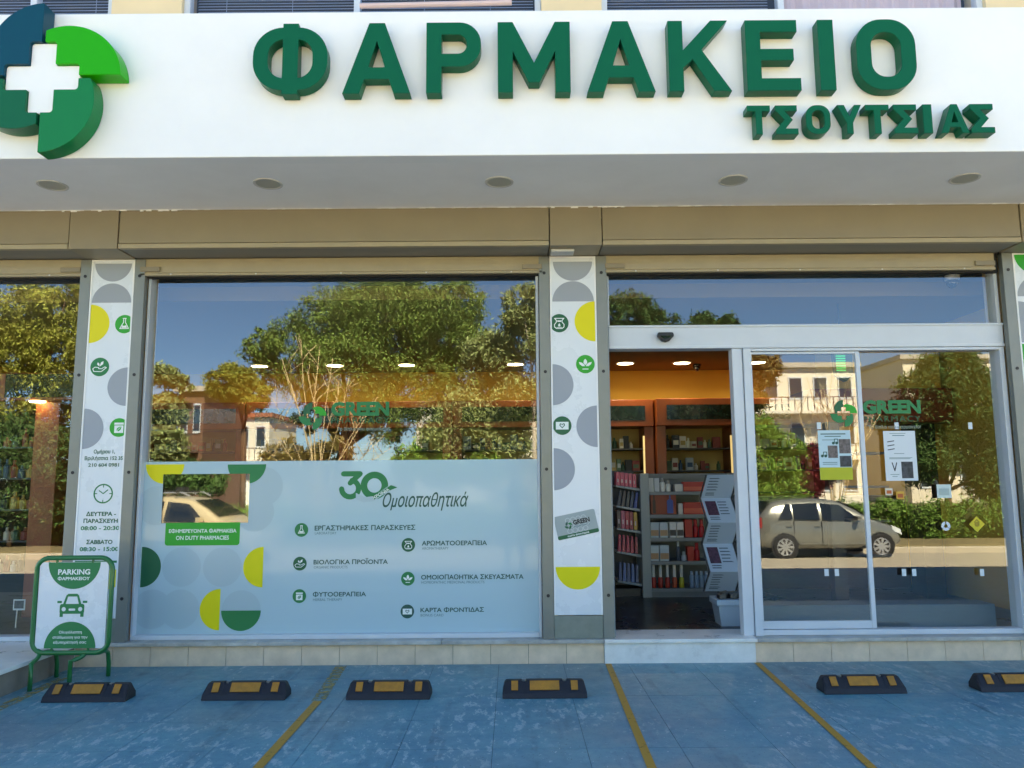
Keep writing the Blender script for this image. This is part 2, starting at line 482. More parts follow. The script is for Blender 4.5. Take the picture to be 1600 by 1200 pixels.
def paint_floor():
    m = bpy.data.materials.new('blue_floor_paint'); m.use_nodes = True
    nt = m.node_tree; L = nt.links.new; b = nt.nodes['Principled BSDF']
    geo = nt.nodes.new('ShaderNodeNewGeometry')
    def noise(scale, det, rough, loc=(0, 0, 0), sc=(1, 1, 1), rot=0.0, dist=0.0):
        mp = nt.nodes.new('ShaderNodeMapping'); mp.inputs['Location'].default_value = loc; mp.inputs['Scale'].default_value = sc; mp.inputs['Rotation'].default_value = (0, 0, rot)
        n = nt.nodes.new('ShaderNodeTexNoise'); n.inputs['Scale'].default_value = scale; n.inputs['Detail'].default_value = det; n.inputs['Roughness'].default_value = rough; n.inputs['Distortion'].default_value = dist
        L(geo.outputs['Position'], mp.inputs['Vector']); L(mp.outputs[0], n.inputs['Vector']); return n.outputs['Fac']
    def ramp(v, a, bb, lo=0.0, hi=1.0):
        r = nt.nodes.new('ShaderNodeMapRange'); r.inputs['From Min'].default_value = a; r.inputs['From Max'].default_value = bb; r.inputs['To Min'].default_value = lo; r.inputs['To Max'].default_value = hi
        L(v, r.inputs['Value']); return r.outputs[0]
    def mul(a, bb):
        k = nt.nodes.new('ShaderNodeMath'); k.operation = 'MULTIPLY'; L(a, k.inputs[0]); L(bb, k.inputs[1]); return k.outputs[0]
    def mix(f, a, bb):
        k = nt.nodes.new('ShaderNodeMix'); k.data_type = 'RGBA'
        if isinstance(f, float): k.inputs['Factor'].default_value = f
        else: L(f, k.inputs['Factor'])
        for s_, c in (('A', a), ('B', bb)):
            if isinstance(c, tuple): k.inputs[6 if s_ == 'A' else 7].default_value = (*c, 1)
            else: L(c, k.inputs[6 if s_ == 'A' else 7])
        return k.outputs[2]
    c = mix(ramp(noise(1.1, 4, .5), .35, .65), lin('#4f8595'), lin('#6099a3'))
    c = mix(ramp(noise(22, 6, .7), .45, .7, 0, .4), c, lin('#3a6b85'))
    # large worn areas where the paint has gone pale, streaked by tyres
    area = ramp(noise(.7, 5, .65, loc=(2.2, 1.2, 0)), .49, .545)
    fl = ramp(noise(7, 10, .72, sc=(2.3, 1.0, 1), rot=.75), .54, .565)
    c = mix(mul(mul(area, fl), ramp(noise(40, 3, .6), .3, .6, .35, .85)), c, lin('#a9babd'))
    grey = ramp(noise(.9, 3, .5, loc=(9, 4, 0)), .48, .70, 0, .7)
    c = mix(grey, c, lin('#76898c'))
    spk = ramp(noise(24, 5, .65, sc=(1.5, 1, 1), rot=.6), .64, .652)
    c = mix(mul(spk, ramp(noise(2.2, 2, .5, loc=(5, 5, 0)), .42, .6)), c, lin('#b4c3ca'))
    drk = ramp(noise(11, 5, .7, sc=(.5, 2.4, 1), rot=-.2, loc=(2, 8, 0)), .66, .72, 0, .75)
    c = mix(mul(drk, ramp(noise(1.6, 2, .5, loc=(7, 1, 0)), .45, .6)), c, lin('#1d3a4c'))
    grit = ramp(noise(90, 2, .5), .66, .70, 0, .8)
    c = mix(grit, c, lin('#20323c'))
    tyre = mul(ramp(noise(2.0, 3, .6, sc=(3.2, .25, 1), rot=.1, loc=(1, 4, 0)), .56, .66, 0, .45), ramp(noise(6, 5, .7), .4, .6))
    c = mix(tyre, c, lin('#2c4754'))
    L(c, b.inputs['Base Color'])
    L(ramp(noise(7, 6, .7), .3, .7, .32, .6), b.inputs['Roughness'])
    bp = nt.nodes.new('ShaderNodeBump'); bp.inputs['Strength'].default_value = .25; bp.inputs['Distance'].default_value = .004
    L(noise(30, 6, .7), bp.inputs['Height']); L(bp.outputs[0], b.inputs['Normal'])
    return m
M_FLOOR = paint_floor()
def worn(name, col, lo, hi, scale=14):
    m = bpy.data.materials.new(name); m.use_nodes = True
    nt = m.node_tree; L = nt.links.new; b = nt.nodes['Principled BSDF']
    geo = nt.nodes.new('ShaderNodeNewGeometry'); n = nt.nodes.new('ShaderNodeTexNoise'); n.inputs['Scale'].default_value = scale; n.inputs['Detail'].default_value = 8; n.inputs['Roughness'].default_value = .72
    L(geo.outputs['Position'], n.inputs['Vector'])
    r = nt.nodes.new('ShaderNodeMapRange'); r.inputs['From Min'].default_value = lo; r.inputs['From Max'].default_value = hi; L(n.outputs['Fac'], r.inputs['Value'])
    b.inputs['Base Color'].default_value = (*lin(col), 1); b.inputs['Roughness'].default_value = .6
    L(r.outputs[0], b.inputs['Alpha'])
    return m
M_LINE = worn('yellow_line_paint', '#b8862e', .30, .42, 26)
M_LINE2 = worn('faded_line_paint', '#a8924c', .44, .58, 22)
M_ASPH = mat('asphalt', '#9c9384', 0.85, var=0.12, scale=2.5, bump=0.2, bscale=120)
M_PAVE = mat('pavement', '#b0a695', 0.85, var=0.1, scale=3)
M_SOIL = mat('dry_ground', '#6e6346', 0.95, var=0.2, scale=0.7)

# ------------------------------------------------------------------ ground
g = MB()
ys = [(-900, 0.3), (-60, -0.45), (-15.6, -0.45), (-15.5, -0.66), (-9.0, -0.40), (-6.0, -0.06), (14, -0.06), (400, -0.06)]
for i in range(len(ys) - 1):
    (a, za), (b_, zb) = ys[i], ys[i + 1]
    g.quad((-700, a, za), (700, a, za), (700, b_, zb), (-700, b_, zb))
ground = g.build('ground', M_SOIL); ground['kind'] = 'structure'
road = MB()
for (a, za), (b_, zb) in (((-15.2, -.646), (-9.0, -.396)), ((-9.0, -.396), (-6.1, -.066))):
    road.quad((-200, a, za), (200, a, za), (200, b_, zb), (-200, b_, zb))
road = road.build('road', M_ASPH); road['kind'] = 'structure'
kerb = bx('kerb', M_PAVE, None, -200, 200, -15.45, -15.2, -.7, -.5, bevel=.02); kerb['kind'] = 'structure'
pav = bx('pavement', M_PAVE, None, -200, 200, -17.2, -15.452, -.6, -.505); pav['kind'] = 'structure'

forecourt = MB().box(-14, 14, -6.05, -0.02, -.30, -0.0035).build('forecourt', mat('joint_dirt', '#2b4a58', .9)); forecourt['kind'] = 'structure'
TS = 0.49
tm = bpy.data.meshes.new('paving_tile')
_t = MB().box(-TS / 2 + .0014, TS / 2 - .0014, -TS / 2 + .0014, TS / 2 - .0014, -.02, 0)
tm.from_pydata(_t.v, [], _t.f); tm.materials.append(M_FLOOR)
for i in range(-9, 9):
    for j in range(0, 6):
        x, y = -0.115 + TS / 2 + i * TS, -0.425 - TS / 2 - (j - 1) * TS
        if y + TS / 2 > -0.02 or abs(x) > 4.6 - .1 * j: continue
        o = bpy.data.objects.new('paving_tile', tm); COL.objects.link(o); o.parent = forecourt
        o.location = (x, y, random.uniform(-.0006, .0004)); o.rotation_euler = (random.uniform(-.0012, .0012), random.uniform(-.0012, .0012), 0)
xt0, xt1 = -0.115 - 9 * TS, -0.115 + 9 * TS
ye = -0.425 - 5 * TS
rest = MB()
for a, b_, c_, d_ in ((-14, 14, -6.05, ye), (-14, xt0, ye, -.02), (xt1, 14, ye, -.02), (xt0, xt1, -.02 - .0, -.019)):
    rest.box(a, b_, c_, d_, -.02, -.0008)
for i in range(-9, 9):
    for j in range(0, 6):
        x, y = -0.115 + TS / 2 + i * TS, -0.425 - TS / 2 - (j - 1) * TS
        y1 = min(y + TS / 2, -.021)
        if (y + TS / 2 > -0.02 or abs(x) > 4.6 - .1 * j) and y1 > y - TS / 2: rest.box(x - TS / 2 + .0014, x + TS / 2 - .0014, y - TS / 2 + .0014, y1, -.02, -.0003)
rest.build('painted_rest', M_FLOOR, forecourt, kind='stuff')
def line(x0, y0, x1, y1, w, m, z=.004):
    d = Vector((x1 - x0, y1 - y0, 0)).normalized(); n = Vector((-d.y, d.x, 0)) * w / 2
    a, b_ = Vector((x0, y0, z)), Vector((x1, y1, z))
    return MB().quad(a + n, a - n, b_ - n, b_ + n).build('line_marking', m, forecourt)
line(-1.31, -.05, -1.25, -1.0, .085, M_LINE2)
line(-1.25, -1.0, -1.27, -5.9, .054, M_LINE)
line(.715, -.05, .57, -5.9, .046, M_LINE)
line(1.845, -.05, 1.5, -5.9, .046, M_LINE)
line(-3.235, -.36, -3.05, -5.9, .085, M_LINE2)

# ------------------------------------------------------------------ the building
B = thing('pharmacy_building', 'pharmacy building with white canopy fascia, beige shutter header and tiled plinth', 'building')
# upper storey, closed block behind
XL, XR = -14.0, 14.0
w = MB()
UW = [(-5.4, -3.23), (-2.66, .26), (.75, 3.87), (4.9, 7.5), (-9.0, -6.0)]
UW = sorted(UW)
w.box(XL, XR, -.30, -.02, 3.56, 4.86); w.box(XL, XR, -.30, -.02, 6.5, 9.6)
xs = [XL] + [v for p in UW for v in p] + [XR]
for i in range(0, len(xs), 2): w.box(xs[i], xs[i + 1], -.30, -.02, 4.862, 6.498)
w.build('wall', M_PEACH, B)
MB().box(XL, XR, 0.0, 9.5, 3.56, 9.6).build('storey_block', mat('dim_room', '#4a4743', .9), B)
for k, (a, b_) in enumerate(UW):
    fr = MB()
    fr.box(a + .002, a + .05, -.26, -.19, 4.864, 6.496); fr.box(b_ - .05, b_ - .002, -.26, -.19, 4.864, 6.496)
    fr.box(a + .052, b_ - .052, -.26, -.19, 4.864, 4.91); fr.box(a + .052, b_ - .052, -.26, -.19, 6.45, 6.496)
    mid = {0: None, 1: -3.89, 2: -1.245, 3: 2.22}.get(k, (a + b_) / 2) or (a + b_) / 2
    fr.box(mid - .025, mid + .025, -.262, -.19, 4.912, 6.448)
    win = fr.build('window', M_ALU, B)
    for p0, p1 in ((a + .052, mid - .027), (mid + .027, b_ - .052)):
        MB().box(p0, p1, -.235, -.228, 4.912, 6.448).build('pane', M_UPGLASS, win)
    if k == 3:
        cu = MB(); n = 60
        for i in range(n):
            x0, x1 = mid + .03 + (b_ - mid - .1) * i / n, mid + .03 + (b_ - mid - .1) * (i + 1) / n
            ya, yb = -.10 + .02 * math.sin(i * 1.3), -.10 + .02 * math.sin((i + 1) * 1.3)
            cu.quad((x0, ya, 4.88), (x1, yb, 4.88), (x1, yb, 6.47), (x0, ya, 6.47))
        cu.build('curtain', mat('pink_curtain', '#d9c3c6', .8), win)
        bl = MB()
        for i in range(60): bl.obox(((a + mid) / 2, -.12, 4.9 + i * .026), ((mid - a) / 2 - .06, 0, 0), (0, .009, .009), (0, -.0004, .0006))
        bl.build('blind', M_BLIND, win, kind='stuff')
    else:
        bl = MB()
        for i in range(60): bl.obox(((a + b_) / 2, -.12, 4.9 + i * .026), ((b_ - a) / 2 - .06, 0, 0), (0, .009, .009), (0, -.0004, .0006))
        for xx in np.arange(a + .3, b_ - .1, .55): bl.box(xx, xx + .004, -.14, -.137, 4.9, 6.46)
        bl.build('blind', M_BLIND, win, kind='stuff')
aw = MB().tube([(-1.2, -.36, 5.15 + .03), (.02, -.36, 5.2)], .022, 8)
aw.build('awning_bar', mat('pink_pipe', '#d8bcb6', .5), B)

# canopy
bx('fascia', M_WHITE, B, XL, XR, -1.28, -1.16, 3.51, 4.53, bevel=.006)
bx('soffit', M_SOFFIT, B, XL, XR, -1.158, -.02, 3.516, 3.555)
bx('canopy_top', M_WHITE, B, XL, XR, -1.158, -.302, 4.45, 4.50)
for x in (-4.95, -3.289, -1.742, -.081, 1.598, 3.262, 4.92):
    d = MB().lathe([(.086, -.004), (.098, -.004), (.104, 0.0), (.104, .006)][::-1] if False else [(.104, -.001), (.102, -.006), (.088, -.006), (.086, -.002)], (x, -.81, 3.516), 28).build('downlight', M_RIM, B, smooth=False)
    MB().lathe([(.001, -.004), (.084, -.0045), (.085, -.003)], (x, -.81, 3.516), 28).build('lens', M_LAMPOFF, d)
# ragged bead of plaster where the soffit meets the header
rag = MB(); x = XL
while x < XR:
    wd = random.uniform(.015, .06); busy = 1.0 if (-3.55 < x < -2.6 or .2 < x < .9) else .35
    if abs(x) < 5:
        hgt = .002 + .014 * busy * random.random() ** 2
        rag.box(x, x + wd * .97, -.306, -.2995, 3.516 - hgt, 3.5158)
    x += wd
rag.build('plaster_bead', M_WHITE, B)

# beige header: column boxes and spans
COLX = [(-7.6, -7.2), (-3.454, -3.068), (.301, .713), (3.985, 4.40), (7.6, 8.0)]
for a, b_ in COLX:
    bx('header_panel', M_BEIGE, B, a + .004, b_ - .004, -.30, -.004, 3.203, 3.514, bevel=.003)
for (a0, a), (b0, b_) in zip(COLX[:-1], COLX[1:]):
    sp = bx('header_panel', M_BEIGE, B, a + .004, b0 - .004, -.293, -.25, 3.248, 3.514, bevel=.002)
    bx('lower_lip', M_BEIGE2, sp, a + .004, b0 - .004, -.299, -.25, 3.205, 3.243, bevel=.004)
    bx('recess', mat('recess_paint', '#8a8578', .6), sp, a + .004, b0 - .004, -.249, .05, 3.212, 3.24)
    # shutter bottom bar with its end brackets
    bar = bx('shutter_bar', M_BEIGE2, B, a + .045, b0 - .045, -.012, .018, 3.085, 3.205, bevel=.006)
    bx('bar_edge', M_BEIGE2, bar, a + .045, b0 - .045, -.02, .02, 3.062, 3.083, bevel=.004)
    for xx, s in ((a + .05, 1), (b0 - .05, -1)):
        bx('end_bracket', M_BEIGE, bar, min(xx, xx + s * .16), max(xx, xx + s * .16), -.03, -.0125, 3.095, 3.135, bevel=.004)
        MB().lathe([(.010, 0), (.010, .004)], (0, 0, 0), 10)
    for i in range(5):
        xx = a + .3 + (b0 - a - .6) * i / 4
        bx('rivet', M_RIM, bar, xx - .006, xx + .006, -.023, -.0203, 3.066, 3.078)
    bx('shutter_recess', M_DARKGAP, sp, a + .004, b0 - .004, .02, .06, 3.05, 3.21)
bx('light_box', M_RIM, B, .315, .50, -.22, -.10, 3.178, 3.2025, bevel=.006)

# pillars, shutter rails
def rail(x, wd=.085):
    r = bx('shutter_rail', M_RAIL, B, x - wd / 2, x + wd / 2, -.02, .036, .181, 3.20, bevel=.003)
    for z in (3.06, 2.25, 1.475, .505):
        sc = MB(); n = 12
        sc.add([(x + .013 * math.cos(2 * math.pi * i / n), -.0235, z + .013 * math.sin(2 * math.pi * i / n)) for i in range(n)] + [(x + .013 * math.cos(2 * math.pi * i / n), -.0195, z + .013 * math.sin(2 * math.pi * i / n)) for i in range(n)],
               [tuple(range(n))] + [(i, i + n, (i + 1) % n + n, (i + 1) % n) for i in range(n)])
        sc.build('screw', M_SCREW, r)
    return r
PIL = [(-3.462, -3.02), (.267, .732), (4.04, 4.50)]
for a, b_ in PIL:
    rail(a); rail(b_)
    bx('pillar', M_PEACH, B, a + .01, b_ - .01, .04, .34, .15, 3.2)
    bx('pillar_base', M_BASEPL, B, a + .044, b_ - .044, -.012, .003, .181, .352, bevel=.002)

# plinth with its tiles, marble sill, door step
pl = bx('plinth', M_GROUT, B, -3.36, 12, -.006, 5.2, -.25, .150)
def tilerow(x0, x1):
    n = round((x1 - x0) / .289); wd = (x1 - x0) / n
    for i in range(n):
        bx('tile', M_TILE, pl, x0 + i * wd + .0015, x0 + (i + 1) * wd - .0015, -.016 - random.uniform(0, .0012), -.0065, -.002, .1495, bevel=.0015)
tilerow(-3.36, .69); tilerow(1.847, 6.2)
bx('door_step', M_MARBLE, B, .6915, 1.8455, -.03, -.0065, -.002, .1495, bevel=.003)
for a, b_ in ((-3.36, -1.95), (-1.949, -.55), (-.549, .69), (.691, 1.86), (1.861, 3.0), (3.001, 4.3), (4.301, 6.2)):
    bx('sill', M_SILL if not (.6 < a < 1.8) else M_MARBLE, B, a, b_ - .002, -.05, .34, .1515, .180, bevel=.004)

# raised marble landing by the left-hand window
lan = MB(); top = .18
P_ = [(-3.362, -.02), (-3.40, -2.6), (-12, -2.6), (-12, -.02)]
lan.add([(x, y, -.25) for x, y in P_] + [(x, y, top - .03) for x, y in P_], [(0, 3, 2, 1)[::-1], (4, 5, 6, 7)[::-1]] + [(i, i + 4, (i + 1) % 4 + 4, (i + 1) % 4) for i in range(4)])
landing = lan.build('landing', mat('stone_riser', '#857a6c', .7, var=.2, scale=5), None); tag(landing, 'raised stone landing in front of the leftmost shop window', 'landing')
lt = MB(); P2 = [(-3.335, -.021), (-3.375, -2.62), (-12, -2.62), (-12, -.021)]
lt.add([(x, y, top - .029) for x, y in P2] + [(x, y, top) for x, y in P2], [(0, 1, 2, 3), (7, 6, 5, 4)] + [(i, i + 4, (i + 1) % 4 + 4, (i + 1) % 4) for i in range(4)])
lt.build('slab', M_MARBLE, landing, bevel=.004)
bx('landing_floor', M_MARBLE, B, -12, -3.361, -.02, .34, -.2, .1795)

# shop windows: frame, pane
def shopwin(x0, x1, z0, z1, m=M_ALU, y0=.04):
    f = MB()
    f.box(x0, x0 + .022, y0, YG + .04, z0, z1); f.box(x1 - .022, x1, y0, YG + .04, z0, z1)
    f.box(x0 + .023, x1 - .023, y0, YG + .04, z0, z0 + .035); f.box(x0 + .023, x1 - .023, y0, YG + .04, z1 - .05, z1)
    o = f.build('shop_window', m, B, bevel=.004)
    MB().box(x0 + .024, x1 - .024, YG, YG + .010, z0 + .037, z1 - .052).build('pane', GLASS, o)
    return o
shopwin(-2.974, .221, .181, 3.15)
shopwin(-6.9, -3.508, .181, 3.15)
def win_sealant(): pass
# entrance: transom light above a white head, posts, fixed side light
ef = MB()
ef.box(.789, 3.997, .045, .18, 2.44, 2.635)
en = ef.build('door_head', M_ALU, B, bevel=.006)
bx('head_trim', M_ALU, en, .789, 3.997, .033, .0445, 2.615, 2.632, bevel=.002)
bx('head_lip', M_ALU, en, .789, 3.997, .038, .0445, 2.441, 2.462, bevel=.002)
bx('door_post', M_ALU, B, 1.785, 1.868, .05, .15, .181, 2.438, bevel=.004)
bx('door_post', M_ALU, B, 1.873, 1.935, .035, .13, .181, 2.438, bevel=.004)
bx('door_post', M_ALU, B, 3.955, 3.995, .05, .20, .181, 2.438, bevel=.004)
bx('door_post', M_ALU2, B, .7765, .7885, .04, .20, .181, 3.1, bevel=.002)
tl = MB(); tl.box(3.965, 3.995, .06, .16, 2.637, 3.13); tl.box(.7895, .80, .06, .16, 2.637, 3.13); tl.box(.80, 3.965, .06, .16, 3.10, 3.13)
tw = tl.build('transom_window', M_ALU, B, bevel=.003)
MB().box(.801, 3.964, YG, YG + .01, 2.638, 3.099).build('pane', GLASS, tw)
XB = at(1354, 800, y=.083).x + .018
side = bx('side_light', M_ALU, B, 1.937, 3.953, .05, .14, .182, .222, bevel=.003)
bx('top_track', M_ALU, side, 1.937, 3.953, .05, .14, 2.415, 2.438, bevel=.003)
MB().box(XB - .02, 3.952, YG + .015, YG + .025, .224, 2.414).build('pane', DGLASS, side)
dl = thing('sliding_door', 'glass sliding door leaf slid open to the right of the doorway', 'door', (2.4, .2, .18))
lf = MB(); ZA, ZB, XA = .226, 2.412, 1.94
lf.box(XB - .035, XB, .068, .098, ZA, ZB); lf.box(XA, XB - .036, .068, .098, ZA, ZA + .06); lf.box(XA, XB - .036, .068, .098, ZB - .02, ZB); lf.box(XA, XA + .01, .068, .098, ZA + .061, ZB - .021)
lf.build('frame', M_ALU, dl, bevel=.003)
MB().box(XA + .011, XB - .036, .080, .090, ZA + .061, ZB - .021).build('pane', DGLASS, dl)
# movement sensor on the door head
sn = thing('door_sensor', 'black movement sensor on the white head above the doorway', 'sensor', (at(1040, 526, y=.0).x, .03, at(1040, 526, y=.08).z))
c = at(1040, 526, y=.0)
MB().prism([(c.x - .03, c.z - .035), (c.x, c.z - .045), (c.x + .03, c.z - .035), (c.x + .068, c.z + .005), (c.x + .06, c.z + .035), (c.x - .06, c.z + .035), (c.x - .068, c.z + .005)], -.015, .032).build('housing', M_BLACK, sn, bevel=.008)
MB().prism([(c.x - .02, c.z - .02), (c.x + .02, c.z - .02), (c.x + .045, c.z + .005), (c.x - .045, c.z + .005)], -.02, -.0152).build('lens', M_SCREEN, sn)

# ------------------------------------------------------------------ fascia lettering
YF = -1.372
def _bigglyph(ch):
    """block letters, unit height, -> width, ops"""
    s = .21
    if ch == 'Φ': 
        return 1.0, [('+', rrect(0, 1.0, .055, .945, .40, 10)), ('-', rrect(.20, .80, .225, .775, .22, 8)), ('+', rect(.395, .605, -.0, 1.0))]
    if ch == 'Α': return .96, [('+', [(0, 0), (.96, 0), (.59, 1), (.37, 1)]), ('-', [(.235, -.01), (.725, -.01), (.655, .20), (.305, .20)]), ('-', [(.365, .37), (.595, .37), (.48, .745)])]
    if ch == 'Ρ': return .76, [('+', rect(0, s, 0, 1)), ('+', rect(.1, .46, .37, 1)), ('+', rrect(.1, .76, .37, 1, .30, 8)), ('-', rect(s, .42, .555, .825)), ('-', rrect(.3, .56, .555, .825, .12, 6))]
    if ch == 'Μ': return 1.01, [('+', rect(0, s, 0, 1)), ('+', rect(.80, 1.01, 0, 1)), ('+', [(0, 1), (.43, .14), (.58, .14), (1.01, 1), (.80, 1), (.505, .42), (.21, 1)])]
    if ch == 'Κ': return .89, [('+', rect(0, s, 0, 1)), ('+', [(s - .02, .33), (.66, 1), (.89, 1), (s - .02, .02 + .02)]) if False else ('+', [(.19, .315), (.19, .56), (.615, 1), (.86, 1), (.475, .585), (.89, 0), (.64, 0), (.345, .45)])]
    if ch == 'Ε': return .76, [('+', rect(0, s, 0, 1)), ('+', rect(s - .02, .735, .83, 1)), ('+', rect(s - .02, .675, .425, .59)), ('+', rect(s - .02, .76, 0, .175))]
    if ch == 'Ι': return .215, [('+', rect(0, .215, 0, 1))]
    if ch == 'Ο': return .82, [('+', rrect(0, .82, 0, 1, .36, 10)), ('-', rrect(.205, .615, .185, .815, .19, 8))]
    if ch == 'Τ': return .80, [('+', rect(0, .80, .80, 1)), ('+', rect(.285, .515, 0, 1))]
    if ch == 'Σ': return .80, [('+', [(0, 0), (.80, 0), (.80, .2), (.34, .2), (.62, .5), (.34, .8), (.78, .8), (.78, 1), (0, 1), (0, .84), (.32, .5), (0, .16)])]
    if ch == 'Υ': return .86, [('+', [(0, 1), (.25, 1), (.43, .62), (.61, 1), (.86, 1), (.545, .38), (.545, 0), (.315, 0), (.315, .38)])]
def letters(name, label, seq, zt, zb, depth):
    root = thing(name, label, 'sign lettering', ((seq[0][1] + seq[-1][2]) / 2, -1.28, zb))
    for ch, x0, x1 in seq:
        wd, ops = _bigglyph(ch); k = (x1 - x0) / wd
        ops = [(o, [(x0 + x * k, zb + z * (zt - zb)) for x, z in p]) for o, p in ops]
        sheet('letter', csg(ops), YF, M_GREEN, root, thick=depth, bevel=.0025)
def xs_(p0, p1, q): return at(p0, q, y=YF).x, at(p1, q, y=YF).x
seq = [(c, *xs_(a, b_, 90)) for c, a, b_ in (('Φ', 395, 511.5), ('Α', 535.5, 641.5), ('Ρ', 666, 751.6), ('Μ', 777.7, 891), ('Α', 917, 1023), ('Κ', 1044.6, 1142), ('Ε', 1166, 1250), ('Ι', 1280, 1304.5), ('Ο', 1339, 1432))]
letters('fascia_lettering', 'large green raised block letters reading ΦΑΡΜΑΚΕΙΟ on the white fascia', seq, 4.390, 3.897, .085)
seq = [(c, *xs_(a, b_, 187)) for c, a, b_ in (('Τ', 1168, 1204), ('Σ', 1212, 1247), ('Ο', 1259.6, 1298), ('Υ', 1309, 1347), ('Τ', 1353, 1390), ('Σ', 1397, 1434), ('Ι', 1443, 1457), ('Α', 1470, 1514), ('Σ', 1517, 1554))]
letters('owner_lettering', 'small green raised letters reading ΤΣΟΥΤΣΙΑΣ under the large fascia letters', seq, 3.795, 3.597, .085)
em = thing('pinwheel_emblem', 'four-petal green pinwheel emblem with a white cross on the fascia', 'emblem', (-3.036, -1.28, 3.5))
for q, m_ in ((0, M_LIME), (1, M_MID), (2, M_DKG), (3, M_TEAL)):
    sheet('petal', csg(emblem_ops(-3.046, 4.012, .537, q)), -1.405, m_, em, thick=.118, bevel=.003)
k = .537
sheet('cross', csg([('+', rrect(-3.046 - .16 * k, -3.046 + .16 * k, 4.012 - .45 * k, 4.012 + .45 * k, .02)), ('+', rrect(-3.046 - .45 * k, -3.046 + .45 * k, 4.012 - .16 * k, 4.012 + .16 * k, .02))]), -1.382, M_WHITEPL, em, thick=.098, bevel=.003)

# ------------------------------------------------------------------ printed pillar panels
YP = -.012
def panel(x0, x1, label):
    root = thing('pillar_sign', label, 'sign panel', ((x0 + x1) / 2, 0, .36))
    bx('board', M_PANEL, root, x0, x1, YP, .003, .357, 3.199, bevel=.002)
    e = MB(); e.box(x0, x0 + .012, YP - .006, YP - .0004, .358, 3.185); e.box(x1 - .012, x1, YP - .006, YP - .0004, .358, 3.185); e.box(x0, x1, YP - .006, YP - .0004, 3.186, 3.198)
    e.build('edge_trim', M_WHITEPL, root)
    return root
def hp(root, px, py, r, d, m, y, lay=.0015):
    cx, cz, rr = pr(px, py, r, y)
    sheet('printed_shape', csg(half(cx, cz, rr, d)), y - lay, m, root)
def clip_half(root, cx, cz, r, d, m, y): sheet('printed_shape', csg(half(cx, cz, r, d)), y, m, root)
yp = YP - .0015
LP = panel(-3.417, -3.064, 'white pillar panel with address, clock and opening hours beside the parking sign')
xa, xb = -3.404, -3.077; xm = (xa + xb) / 2
def zc(px, py): return at(px, py, y=YP).z
clip_half(LP, xm, zc(180, 412), .150, 'down', P_GREY, yp); clip_half(LP, xm, zc(180, 473), .160, 'up', P_GREY, yp)
clip_half(LP, xa, zc(143, 506), .158, 'right', P_YEL, yp); clip_half(LP, xb, zc(205, 604), .155, 'left', P_GREY, yp); clip_half(LP, xa, zc(134, 670), .16, 'right', P_GREY, yp)
for kd, px, py, m_ in (('flask', 194.6, 506.5, P_LIME), ('hand', 156, 573.4, P_GREEN), ('jar', 186, 668, P_LIME)):
    cx, cz, rr = pr(px, py, 14.7, YP); icon(kd, cx, cz, rr, yp, LP, m_, P_WHITE)
for t, a, b_, c_, d_, bo in (('Ομήρου 1,', 147, 702.2, 183.6, 710.2, .025), ('Βριλήσσια 152 35', 132.8, 712.5, 196, 720.5, .025), ('210 604 0981', 138.3, 723.6, 190, 729.4, .025),
                         ('ΔEYTEPA -', 135, 799.3, 185.3, 806.2, .03), ('ΠAPAΣKEYH', 131, 810.2, 188, 817.1, .03), ('08:00 - 20:30', 126.6, 821.9, 190.5, 828.4, .025), ('ΣABBATO', 135.4, 843.2, 179.8, 850.2, .03), ('08:30 - 15:00', 124.9, 854.6, 189.3, 861.3, .025)):
    ptext(t, a - .5, b_, c_ - 4, d_, YP - .0015, P_GREEN if t[0].isdigit() and ':' in t else P_DARK, LP, bold=bo)
cx, cz, rr = pr(161.4, 771.3, 15.2, YP)
ops = [('+', circ(cx, cz, rr, 36)), ('-', circ(cx, cz, rr * .86, 36))] + stroke([(cx - rr * .42, cz + rr * .30), (cx, cz), (cx + rr * .45, cz + rr * .38)], rr * .1)
for i in range(4):
    a = i * math.pi / 2; ops += stroke([(cx + rr * .66 * math.cos(a), cz + rr * .66 * math.sin(a)), (cx + rr * .9 * math.cos(a), cz + rr * .9 * math.sin(a))], rr * .09)
sheet('clock_print', csg(ops), yp, P_GREEN, LP)
sheet('printed_shape', csg([('+', rect(xa, xb, zc(154, 879.5), zc(154, 876)))]), yp, P_GREEN, LP)
clip_half(LP, xm + .09, zc(154, 890), .15, 'down', P_YEL, yp)
CP = panel(.313, .687, 'white pillar panel with a tilted grey card print left of the doorway')
xa, xb = .326, .674; xm = (xa + xb) / 2
clip_half(CP, xm, zc(894, 409), .160, 'down', P_GREY, yp); clip_half(CP, xm, zc(894, 471), .168, 'up', P_GREY, yp)
clip_half(CP, xb, zc(930, 502), .165, 'left', P_YEL, yp); clip_half(CP, xa, zc(861, 601), .165, 'right', P_GREY, yp); clip_half(CP, xb, zc(932, 666), .165, 'left', P_GREY, yp)
clip_half(CP, xa, zc(862, 733), .165, 'right', P_GREY, yp); clip_half(CP, xm, zc(902, 885.6), .172, 'down', P_YEL, yp)
for kd, px, py, m_ in (('vase', 873.8, 505, P_DARK), ('leaves', 914.6, 569, P_LIME), ('card', 878.4, 665, P_DARK)):
    cx, cz, rr = pr(px, py, 14.6, YP); icon(kd, cx, cz, rr, yp, CP, m_, P_WHITE)
